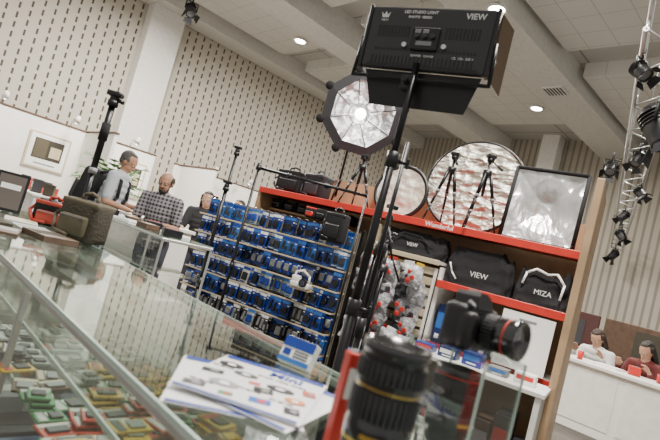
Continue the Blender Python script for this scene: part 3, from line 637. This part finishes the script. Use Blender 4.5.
# ---------------------------------------------------------------- other stands / poles
def stand(M,h,label,group=None,top=True,r0=.011):
    root=thing('light_stand',label,'light stand',M,group)
    g=G(); g.cyl((0,0,.2),(0,0,h*.5),r0*1.3,BLK2); g.cyl((0,0,h*.5),(0,0,h),r0,BLK2); g.cyl((0,0,h*.48),(0,0,h*.53),r0*2,BLK); g.obj('tube',root)
    for k in range(3):
        an=rad(120*k+30); g=G(); g.cyl((0,0,.6),(math.cos(an)*.30,math.sin(an)*.30,.01),.008,BLK2); g.obj('leg',root)
    if top:
        g=G(); g.cyl((0,0,h),(0,0,h+.03),r0*2,BLK); g.sph((0,0,h+.04),.022,BLK); g.box((0,0,h+.07),(.07,.045,.022),BLK,bev=.005); g.obj('head',root)
    return root
stand(T(-.94,4.35,0),1.85,'thin black stand with ball head beside blister pack rack','thin stands',r0=.013)
stand(T(-.86,3.95,0),1.50,'short black stand with ball head beside blister pack rack','thin stands',r0=.013)
stand(T(.27,2.4,0),1.86,'thin black stand behind the main light stand','thin stands',False)
root=thing('background_support','black horizontal crossbar carried on two thin stands','background stand',T(-.70,4.22,0))
g=G(); g.cyl((0,0,1.78),(.95,-.05,1.78),.013,BLK2); 
for x in (.0,.27,.6): g.cyl((x-.02,0-.02*x,1.78),(x+.02,-.02*x,1.78),.022,BLK)
g.obj('crossbar',root)
g=G(); g.cyl((0,0,.0),(0,0,1.8),.012,BLK2); g.cyl((0,0,1.76),(0,0,1.82),.02,BLK); g.cyl((0,0,.9),(0,0,.95),.018,BLK); g.obj('upright',root)
g=G(); g.cyl((.95,-.05,0),(.95,-.05,1.8),.009,BLK2); g.obj('upright',root)
def folded(M,h,label,acc):
    root=thing('folded_tripod',label,'tripod',M,'folded tripods near the shelves')
    for k in range(3):
        an=rad(120*k); x,y=.024*math.cos(an),.024*math.sin(an)
        g=G(); g.cyl((x*1.5,y*1.5,0),(x,y,h*.45),.009,BLK2); g.cyl((x,y,h*.45),(x,y,h*.82),.012,BLK2); g.cyl((x,y,h*.43),(x,y,h*.47),.016,acc); g.cyl((x,y,h*.26),(x,y,h*.29),.013,acc); g.obj('leg',root)
    g=G(); g.cyl((0,0,h*.7),(0,0,h*.92),.012,BLK2); g.cyl((0,0,h*.8),(0,0,h*.85),.036,BLK); g.obj('centre_column',root)
    g=G(); g.sph((0,0,h*.94),.024,BLK); g.box((0,0,h*.98),(.06,.05,.025),BLK,bev=.005); g.cyl((0,0,h*.93),(.03,-.12,h*.8),.006,BLK2); g.obj('head',root)
folded(T(.29,2.85,0,.3,rad(1),rad(1)),1.62,'tall folded black tripod with blue locks standing upright',LBL)
folded(T(.35,3.02,0,.9,rad(1),rad(1)),1.48,'tall folded black tripod with grey locks standing upright',GRY)
# white camera item near rack
root=thing('white_camera_kit','white moulded camera accessory on a small tray at rack','camera accessory',S(1.02,-.40,.88,.2))
g=G(); g.box((0,0,.035),(.17,.10,.05),WHT,bev=.012,seg=2,smooth=True); g.box((-.05,0,.08),(.07,.08,.06),WHT,bev=.014,seg=2,smooth=True); g.obj('body',root)
g=G(); g.cyl((.035,-.045,.06),(.035,-.075,.06),.034,BLK,seg=20); g.cyl((.035,-.075,.06),(.035,-.077,.06),.024,LENSG,seg=20); g.obj('lens_port',root)
g=G(); g.tube([(-.07,0,.10),(-.06,-.01,.14),(0,-.01,.16),(.06,0,.12),(.07,0,.06)],.010,WHT); g.obj('handle',root)
g=G(); g.box((0,.11,.0),(.17,.26,.012),CREAM); g.obj('tray',root)
# ---------------------------------------------------------------- truss & stage lights
tv=V((.572,1,0)).normalized(); ta=math.atan2(tv.y,tv.x); L=13.
root=thing('lighting_truss','long horizontal aluminium lighting truss hung from ceiling','truss',T(2.13,3.7,3.72,ta))
g=G()
for y in (-.15,.15):
    for z in (-.15,.15): g.cyl((0,y,z),(L,y,z),.022,ALU,seg=8)
g.obj('chord',root)
g=G(); k=0; x=0
while x<L-.01:
    s1=1 if k%2 else -1
    for y in (-.15,.15): g.cyl((x,y,.15*s1),(x+.4,y,-.15*s1),.011,ALU,seg=6)
    g.cyl((x,-.15*s1,-.15),(x+.4,.15*s1,-.15),.011,ALU,seg=6)
    x+=.4;k+=1
g.obj('lattice_brace',root)
for x in (1,5,9,12.5): g=G(); g.cyl((x,0,.15),(x,0,2.85),.008,DGR,seg=6); g.obj('suspension_cable',root)
def stagelight(x,y,z,sc,yaw,pit,label='black stage spotlight clamped below the lighting truss'):
    root=thing('stage_light',label,'stage light',T(x,y,z,yaw)@Matrix.Scale(sc,4),'stage lights on the truss')
    g=G(); g.tube([(-.15,0,-.05),(-.15,0,.16),(.15,0,.16),(.15,0,-.05)],.014,BLK); g.cyl((0,0,.16),(0,0,.28),.02,BLK); g.box((0,0,.31),(.06,.05,.08),DGR,bev=.008); g.obj('yoke',root)
    b=mk('lamp_body',None,root,T(0,0,-.03,0,pit))
    g=G(); g.lathe([(.02,.17),(.08,.16),(.115,.1),(.125,.0),(.125,-.1),(.115,-.16),(.12,-.2),(.11,-.2),(.1,-.14),(.02,-.14)],BLK,20)
    for k in range(4): g.cyl((0,0,.0+.03*k),(0,0,.008+.03*k),.135,BLK,seg=20)
    g.obj('housing',b)
    g=G(); g.cyl((0,0,-.155),(0,0,-.15),.1,GRY,seg=20); g.obj('front_lens',b)
    for k in range(4):
        g=G(); an=math.pi/2*k; c,s_=math.cos(an),math.sin(an); a1=V((-s_,c,0)); 
        P=V((c*.12,s_*.12,-.2)); Q=V((c*.2,s_*.2,-.30)); g.prism([P-a1*.08,P+a1*.08,Q+a1*.12,Q-a1*.12],(0,0,.004),BLK); g.obj('barn_door',b)
for (x,y,z,sc,yw,pt) in ((2.20,4.1,3.42,.50,.5,-.8),(3.0,5.0,3.42,1.25,.8,-.5),(3.62,6.3,3.44,.55,2,.5),(3.62,6.9,3.42,.6,2.6,.7),(4.62,7.8,3.44,.55,.5,-.8),(5.5,9.6,3.42,.6,1.5,.7),(6.6,11.5,3.40,.75,.5,-.7),(8.5,14.9,3.40,.9,1.6,.6)):
    stagelight(x,y,z,sc,yw,pt)
stagelight(-4.75,12.3,6.25,1.0,.6,-.6,'black spotlight hung high beside the white pillar')
# ---------------------------------------------------------------- booths at left
BW=mat('booth_wall_white',(.86,.84,.80),.6,var=.02)
def booth_wall(c,size,label):
    g=G(); g.box((0,0,size[2]/2),size,BW,bev=.01); g.box((0,0,size[2]+.02),(size[0]+.02,size[1]+.02,.04),WOODD)
    return g.obj('exhibition_partition',None,H(c[0],c[1],0),label,'partition','exhibition booth partitions')
booth_wall((2.0,12.6),(6.6,.08,2.45),'white exhibition booth wall with dark top trim')
booth_wall((7.5,12.9),(3.0,.08,2.45),'white exhibition booth wall with dark top trim')
booth_wall((.0,11.6),(.08,1.8,2.45),'white booth side wall with dark top trim')
booth_wall((3.6,11.6),(.08,1.8,2.45),'white booth side wall with dark top trim')
booth_wall((6.2,11.9),(.08,1.8,2.45),'white booth side wall with dark top trim')
def poster(n,t,z,w_,h_,label):
    g=G(); g.box((0,0,0),(w_,.03,h_),CREAM,bev=.004); g.box((0,-.017,0),(w_*.9,.004,h_*.9),PAP); g.box((0,-.02,.05),(w_*.7,.003,h_*.56),BRN); g.box((-.17*w_,-.022,.05),(w_*.3,.003,h_*.5),KHK); g.box((.18*w_,-.022,.02),(w_*.26,.003,h_*.3),CREAM); g.box((0,-.02,-h_*.35),(w_*.5,.003,.03),GRY)
    g.obj('poster',None,H(n,t,z),label,'poster','posters on the booth walls')
poster(2.9,12.54,1.75,.85,.8,'cream framed poster with brown photograph on booth wall'); poster(1.3,12.54,1.7,.7,.9,'cream framed poster with brown photograph on booth wall'); poster(4.8,12.54,1.7,.7,.9,'cream framed poster with brown photograph on booth wall')
BOOTHL=mat('booth_lamp',(1,1,1),.5,var=0,emit=(1,.95,.85),estr=25)
for n in (1.8,3.2,4.6,7.0,8.2):
    root=thing('arm_spotlight','small white arm spotlight on top of booth wall','spotlight',H(n,12.56 if n<6 else 12.86,2.49),'booth arm spotlights')
    g=G(); g.tube([(0,0,0),(0,-.1,.15),(0,-.45,.18)],.012,ALU); g.obj('arm',root)
    g=G(); g.cyl((0,-.45,.2),(0,-.38,.08),.04,WHT,r1=.07,seg=14); g.obj('shade',root)
    g=G(); g.sph((0,-.385,.09),.045,BOOTHL); g.obj('bulb',root)
def booth_table(n,t,w_,d_,h_,label,m=WHT):
    root=thing('booth_counter',label,'counter',H(n,t))
    g=G(); g.box((0,0,h_-.02),(w_,d_,.04),m,bev=.005); g.obj('counter_top',root)
    g=G(); g.box((0,0,(h_-.04)/2),(w_-.06,d_-.06,h_-.04),BW,bev=.004); g.box((-w_/2+.028,0,h_*.45),(.004,d_*.8,h_*.6),WHT); g.obj('cabinet',root)
    return root
booth_table(2.2,9.5,.6,2.4,.95,'white booth counter near the booth wall'); booth_table(4.6,8.4,.6,2.0,.95,'white booth counter behind the customers')
booth_table(2.78,6.2,.4,1.7,1.06,'white booth counter between customers and the rack')
for i in range(10):
    g=G(); hh_=random.uniform(.08,.28); g.box((0,0,hh_/2),(.14,.16,hh_),random.choice([BRN,RED,DGR,WOODD,BLK,MR]),bev=.004); g.box((-.071,0,hh_*.55),(.001,.1,hh_*.4),random.choice([PAP,CREAM,BLK]))
    g.obj('booth_item',None,H(2.2+random.uniform(-.15,.15),8.5+i*.22,.95,random.uniform(-.4,.4)),'small boxed goods standing on the booth counter','box','goods on the booth counter')
root=thing('potted_palm','potted palm with long green fronds beside the booth wall','plant',H(3.1,8.8))
g=G(); g.lathe([(0,0),(.16,0),(.2,.32),(.18,.32),(.17,.28),(0,.28)],WHT,20); g.obj('pot',root)
g=G(); g.cyl((0,0,.28),(0,0,1.2),.03,BRN); g.obj('stem',root)
g=G()
for k in range(22):
    an=2*math.pi*k/22+random.random()*.3; el=random.uniform(.4,1.4); pts=[]
    for j in range(7):
        u=j/6; rr=.65*u*math.cos(el*(1-.5*u)); z=1.2+.95*math.sin(el)*u-.3*u*u
        pts.append(V((rr*math.cos(an),rr*math.sin(an),z)))
    for j in range(6):
        d=(pts[j+1]-pts[j]); sd=V((-math.sin(an),math.cos(an),0))
        for s_ in (-1,1):
            tip=pts[j]+d*1.3+sd*s_*.15*(1-.4*j/6)+V((0,0,-.05)); g.poly([pts[j],pts[j]+d*.7,tip],LEAF)
        g.cyl(pts[j],pts[j+1],.005,LEAF,seg=5)
g.obj('frond',root)
# ---------------------------------------------------------------- right side counters
root=thing('reception_counter','long white reception counter with panelled front','counter',H(6.7,.9))
g=G(); g.box((0,0,.76),(.66,2.9,.04),WHT,bev=.005); g.obj('counter_top',root)
g=G(); g.box((0,0,.37),(.58,2.8,.74),BW,bev=.004)
for i in range(4): g.box((-.293,-1.05+i*.7,.4),(.008,.62,.6),WHT,bev=.002)
g.obj('cabinet',root)
for i in range(8):
    n=6.55+random.uniform(-.1,.25); t=.3+i*.26; 
    if i%3==0:
        g=G(); g.box((0,0,.01),(.21,.3,.02),random.choice([PAP,RED,LBL]),bev=.001); g.obj('document_folder',None,H(n,t,.78,random.uniform(-.5,.5)),'stack of papers lying on the white counter','papers','papers on the white counter')
    elif i%3==1:
        g=G(); g.lathe([(0,0),(.03,0),(.034,.1),(.03,.1),(.028,.01),(0,.01)],random.choice([PAP,RED]),16); g.obj('paper_cup',None,H(n,t,.78),'paper cup standing on the white counter','cup','cups on the white counter')
    else:
        g=G(); g.box((0,0,.05),(.16,.12,.1),random.choice([DGR,WOODD,RED]),bev=.004); g.box((0,0,.101),(.1,.06,.002),GRY); g.obj('small_box',None,H(n,t,.78,.3),'small box standing on the white counter','box','boxes on the white counter')
DRED=mat('dark_red_panel',(.06,.016,.014),.6)
for i,(n,t) in enumerate(((11,4.4),(11,2.2),(11,0))):
    g=G(); g.box((0,0,.7),(.06,2.1,1.4),DRED if i!=1 else WOODD,bev=.01); g.box((-.034,.2,1.0),(.006,.6,.6),random.choice([BRN,DGR])); g.box((-.034,-.55,1.0),(.006,.5,.5),DGR)
    g.obj('screen_divider',None,H(n,t,0),'low dark maroon free-standing screen divider','screen','dark screen dividers')
# ---------------------------------------------------------------- people
def voxmesh(g,vox,name,smooth=4):
    ms=list(g.ms); me=g.mesh('tmp'); o=bpy.data.objects.new('tmp',me); COL.objects.link(o)
    m=o.modifiers.new('r','REMESH'); m.mode='VOXEL'; m.voxel_size=vox; m.use_smooth_shade=True
    s=o.modifiers.new('s','SMOOTH'); s.iterations=smooth; s.factor=.5
    dg=bpy.context.evaluated_depsgraph_get(); out=bpy.data.meshes.new_from_object(o.evaluated_get(dg)); bpy.data.objects.remove(o)
    out.materials.clear(); out.materials.append(ms[0]); out.name=name
    for p_ in out.polygons: p_.use_smooth=True; p_.material_index=0
    return out
def person(label,loc,face,k=1.,lean=8.,seated=False,wr=None,hpitch=0.,hyaw=0.,shirt=None,trous=None,hair=HAIRD,style='short',skin=SKIN,sleeve='short',glasses=False,beard=None):
    root=thing('person',label,'person',Matrix.Translation(V(loc))@Euler((0,0,face)).to_matrix().to_4x4()@Matrix.Scale(k,4))
    pz=.50 if seated else .95
    pel=V((0,0,pz)); Lr=Matrix.Rotation(rad(-lean),4,'X')
    def up_(x,y,z): return pel+(Lr@V((x,y,z-.95)))
    neck=up_(0,.0,1.47); sh=[up_(s*.185,0,1.41) for s in(-1,1)]
    hc=up_(0,.01,1.47)+V((0,.02,.135))
    HM=Matrix.Translation(hc)@Euler((rad(-hpitch),0,rad(hyaw))).to_matrix().to_4x4()
    if wr is None: wr=[V((-.26,.08,.85)),V((.26,.08,.85))] if not seated else [V((-.18,.42,.78)),V((.18,.42,.78))]
    wr=[V(a) for a in wr]; elb=[]
    for i,s in enumerate((-1,1)):
        a=sh[i]; b=wr[i]; d=b-a; L1=.29;L2=.26; D_=min(d.length,L1+L2-.005)
        if d.length>L1+L2-.005: wr[i]=b=a+d.normalized()*(L1+L2-.005); d=b-a
        x=(L1*L1-L2*L2+D_*D_)/(2*D_); hgt=math.sqrt(max(0,L1*L1-x*x)); dn=d.normalized(); pole=V((s*.3,-.5,-1)); pole=(pole-dn*pole.dot(dn)).normalized()
        elb.append(a+dn*x+pole*hgt)
    hips=[pel+V((s*.09,0,-.04)) for s in(-1,1)]
    if seated: kn=[pel+V((s*.12,.44,.02)) for s in(-1,1)]; an=[V((s*.12,.46,.09)) for s in(-1,1)]
    else: kn=[V((s*.1,.03,.5)) for s in(-1,1)]; an=[V((s*.1,-.01,.09)) for s in(-1,1)]
    def torso(g,m,e=0.,z0=.93,z1=1.43):
        n=8
        for i in range(n+1):
            u=i/n; z=z0+(z1-z0)*u; c=up_(0,0,z)
            wx=[.155,.15,.142,.14,.148,.158,.168,.165,.12][i]; wy=[.115,.115,.112,.11,.112,.115,.112,.098,.075][i]
            M=Matrix.Translation(c)@Lr; g.sph((0,0,0),(wx+e,wy+e,.07+e*.5),m,M0=M,u=20,v=10)
    g=G(); torso(g,skin)
    g.cap(neck-V((0,0,.03)),.055,hc-V((0,.01,.05)),.05,skin)
    g.sph((0,-.01,.025),(.074,.092,.098),skin,M0=HM,u=24,v=16); g.sph((0,.02,-.04),(.058,.066,.072),skin,M0=HM,u=20,v=14); g.sph((0,.045,-.088),(.03,.028,.022),skin,M0=HM)
    g.sph((0,.088,-.012),(.012,.016,.026),skin,M0=HM,u=10,v=8); g.sph((0,.098,-.028),(.017,.014,.011),skin,M0=HM,u=10,v=8); g.sph((0,.074,.024),(.05,.014,.012),skin,M0=HM)
    g.sph((0,.078,-.06),(.024,.01,.008),skin,M0=HM)
    for s in (-1,1): g.sph((s*.075,-.005,-.008),(.012,.02,.032),skin,M0=HM,u=10,v=8)
    for i,s in enumerate((-1,1)):
        g.cap(sh[i],.052,elb[i],.04,skin); g.cap(elb[i],.039,wr[i],.026,skin)
        d=(wr[i]-elb[i]).normalized(); side=d.cross(V((0,0,1)))
        if side.length<.1: side=V((1,0,0))
        side.normalize(); dn=d.cross(side)
        if dn.z>0: dn=-dn
        for q_ in (-1,0,1): g.cap(wr[i]+side*.012*q_,.016,wr[i]+d*.085+side*.024*q_,.013,skin,seg=8)
        for f_ in range(4):
            o_=(f_-1.5)*.019; ln=[.062,.074,.07,.055][f_]; b0=wr[i]+d*.09+side*o_; b1=b0+d*ln*.5+dn*.008; b2=b1+d*ln*.35+dn*ln*.4
            g.cap(b0,.0095,b1,.0088,skin,seg=8); g.cap(b1,.0088,b2,.0078,skin,seg=8)
        ts=-s if side.x>0 else s
        t0=wr[i]+d*.03+side*ts*.025; t1=t0+d*.03+side*ts*.022+dn*.01; t2=t1+d*.028+dn*.014
        g.cap(t0,.013,t1,.011,skin,seg=8); g.cap(t1,.011,t2,.009,skin,seg=8)
        g.cap(hips[i],.085,kn[i],.055,skin); g.cap(kn[i],.053,an[i],.036,skin); g.cap(an[i]-V((0,.03,.04)),.035,an[i]+V((0,.13,-.055)),.026,skin)
    mk('body',voxmesh(g,.0075,'body',3),root)
    g=G(); torso(g,shirt,.016,.88)
    for i,s in enumerate((-1,1)):
        g.cap(up_(s*.06,0,1.43),.06,sh[i],.06,shirt)
        if sleeve=='long': g.cap(sh[i],.066,elb[i],.054,shirt); g.cap(elb[i],.053,elb[i].lerp(wr[i],.95),.036,shirt)
        else: g.cap(sh[i],.066,sh[i].lerp(elb[i],.8),.056,shirt)
    mk('shirt',voxmesh(g,.011,'shirt',3),root)
    g=G(); torso(g,trous,.012,.9,1.0) if not seated else g.sph(pel,(.17,.14,.12),trous)
    for i in range(2): g.cap(hips[i],.1,kn[i],.072,trous); g.cap(kn[i],.07,an[i].lerp(kn[i],.06),.056,trous)
    mk('trousers',voxmesh(g,.012,'trousers',3),root)
    for i in range(2):
        g=G(); g.cap(an[i]-V((0,.04,.045)),.043,an[i]+V((0,.14,-.058)),.034,BLK); g.cap(an[i],.045,an[i]-V((0,0,.03)),.045,BLK); mk('shoe',voxmesh(g,.01,'shoe',2),root)
    for s in (-1,1): g=G(); g.sph((s*.03,.074,.006),(.012,.009,.008),EYEW,M0=HM,u=10,v=8); g.sph((s*.03,.082,.005),(.006,.004,.006),BLK,M0=HM,u=8,v=6); g.obj('eye',root)
    if style!='bald':
        g=G(); g.sph((0,-.040,.044),(.080,.082,.086),hair,M0=HM,u=24,v=16); g.sph((0,-.005,.096),(.058,.055,.028),hair,M0=HM)
        for j in range(9):
            a_=j*.7; g.sph((.04*math.cos(a_),-.02+.045*math.sin(a_),.105),(.022,.022,.014),hair,M0=HM,u=8,v=6)
        for s in (-1,1): g.sph((s*.070,-.005,.022),(.014,.03,.032),hair,M0=HM)
        if style=='long':
            for j in range(5): g.sph((0,-.06-.006*j,-.0-.045*j),(.085-.004*j,.05,.06),hair,M0=HM)
            for s in(-1,1): g.cap(HM@V((s*.07,-.01,.05)),.028,HM@V((s*.078,-.02,-.12)),.02,hair)
        else: g.sph((0,-.062,-.01),(.070,.045,.05),hair,M0=HM)
        mk('hair',voxmesh(g,.006,'hair',1),root)
    else:
        g=G()
        for s in (-1,1): g.sph((s*.066,-.025,.022),(.018,.060,.048),hair,M0=HM)
        g.sph((0,-.080,.022),(.062,.034,.066),hair,M0=HM); mk('hair',voxmesh(g,.006,'hair',2),root)
    if beard:
        g=G(); g.sph((0,.055,-.088),(.044,.036,.032),beard,M0=HM); g.sph((0,.082,-.047),(.030,.010,.007),beard,M0=HM)
        for s in (-1,1): g.cap(HM@V((s*.055,.02,-.03)),.012,HM@V((s*.04,.045,-.085)),.016,beard)
        mk('beard',voxmesh(g,.006,'beard',1),root)
    if glasses:
        g=G()
        for s in(-1,1):
            n=16; g.tube([HM@V((s*.031+.02*math.cos(2*math.pi*q_/n),.1,.006+.015*math.sin(2*math.pi*q_/n))) for q_ in range(n+1)],.0018,BLK,seg=5)
            g.cyl(HM@V((s*.05,.1,.008)),HM@V((s*.078,0,.008)),.0018,BLK,seg=5)
        g.obj('glasses',root)
    return root
GSH=mat('pale_grey_blue_shirt',(.38,.41,.45),.9,bump=.2,bscale=15); JEAN=mat('dark_trousers',(.04,.045,.06),.9); PLD=plaid_mat('plaid_shirt',(.15,.14,.16),(.018,.016,.028),(.38,.35,.34),.042)
WSH=mat('white_shirt',(.75,.75,.74),.9); RSH=mat('dark_red_shirt',(.14,.03,.03),.9); DSH=mat('dark_shirt',(.03,.03,.035),.9)
P1=person('standing dark-haired man in pale shirt wearing a dark backpack',(-2.56,5.76,0),rad(-88),1.03,12,False,[(-.2,.38,1.12),(.2,.36,1.08)],24,0,GSH,JEAN,HAIRG,'short',SKIN2)
P2=person('bearded man in plaid shirt looking down at counter',(-1.76,5.36,0),rad(178),.94,10,False,[(-.2,.36,1.14),(.16,.38,1.14)],16,0,PLD,JEAN,HAIRD,'bald',SKIN2,glasses=True,beard=HAIRD)
P3=person('dark-haired person in dark top bending over a counter',(-1.64,6.70,0),rad(185),.93,10,False,[(-.2,.4,1.15),(.2,.4,1.15)],12,0,DSH,JEAN,HAIRD,'long',SKIN)
P4=person('dark-haired person in pale top standing behind the rack',(-1.32,7.4,0),rad(150),.95,4,False,None,5,0,WSH,JEAN,HAIRD,'short',SKIN)
P5=person('seated woman in white top bent over white counter',(4.12,6.85,0),rad(120),.98,32,True,[(-.2,.45,.84),(.2,.45,.84)],42,0,WSH,JEAN,HAIRB,'long',SKIN,'long')
P6=person('seated dark-haired person in dark red top at counter',(4.42,6.28,0),rad(115),.98,28,True,[(-.2,.45,.84),(.2,.45,.84)],36,0,RSH,JEAN,HAIRD,'long',SKIN,'long')
def chair(M):
    root=thing('chair','simple dark office chair behind the white counter','chair',M,'chairs behind the counter')
    g=G(); g.box((0,0,.34),(.42,.42,.05),DGR,bev=.015,seg=2); g.obj('seat',root)
    g=G(); g.box((0,-.25,.66),(.4,.03,.36),DGR,bev=.012,seg=2); g.box((0,-.245,.45),(.05,.02,.2),BLK); g.obj('backrest',root)
    for x in(-.18,.18):
        for y in (-.18,.18): g=G(); g.cyl((x,y,0),(x,y,.33),.012,ALU); g.obj('leg',root)
chair(T(4.12,6.85,0,rad(120))); chair(T(4.42,6.28,0,rad(115)))
M=P1.matrix_basis@T(0,-.22,1.05,0,rad(-10))
root=thing('backpack','dark backpack with red trim worn on the back','backpack',M)
g=G(); g.box((0,0,.17),(.32,.19,.46),FAB,bev=.06,seg=3,smooth=True); g.obj('bag_body',root)
g=G(); g.box((0,-.11,.1),(.24,.07,.22),DGR,bev=.03,seg=3,smooth=True); g.box((0,-.147,.2),(.2,.004,.012),RED); g.obj('front_pocket',root)
for s in (-1,1):
    g=G(); g.tube([(s*.11,.06,.36),(s*.12,.16,.42),(s*.13,.33,.38),(s*.14,.37,.2),(s*.15,.3,.02),(s*.13,.1,-.02)],.018,FAB); g.obj('shoulder_strap',root)
for i in range(9):
    t=3.5+i*.22; g=G(); ty=i%3
    if ty==0: g.box((0,0,.03),(.14,.1,.06),BLK,bev=.006); g.box((0,0,.061),(.1,.06,.002),RED)
    elif ty==1: g.box((0,0,.01),(.15,.2,.02),PAP,bev=.002); g.box((0,.02,.021),(.12,.08,.001),LBL)
    else: g.box((0,0,.02),(.12,.16,.04),WOODD,bev=.003); g.box((0,0,.041),(.08,.1,.002),CREAM)
    g.obj('product_box',None,H(1.76+.14*(i%2),t,1.05,random.uniform(-.4,.4)),'small product box on the display counter top','box','boxes on the small display counter')
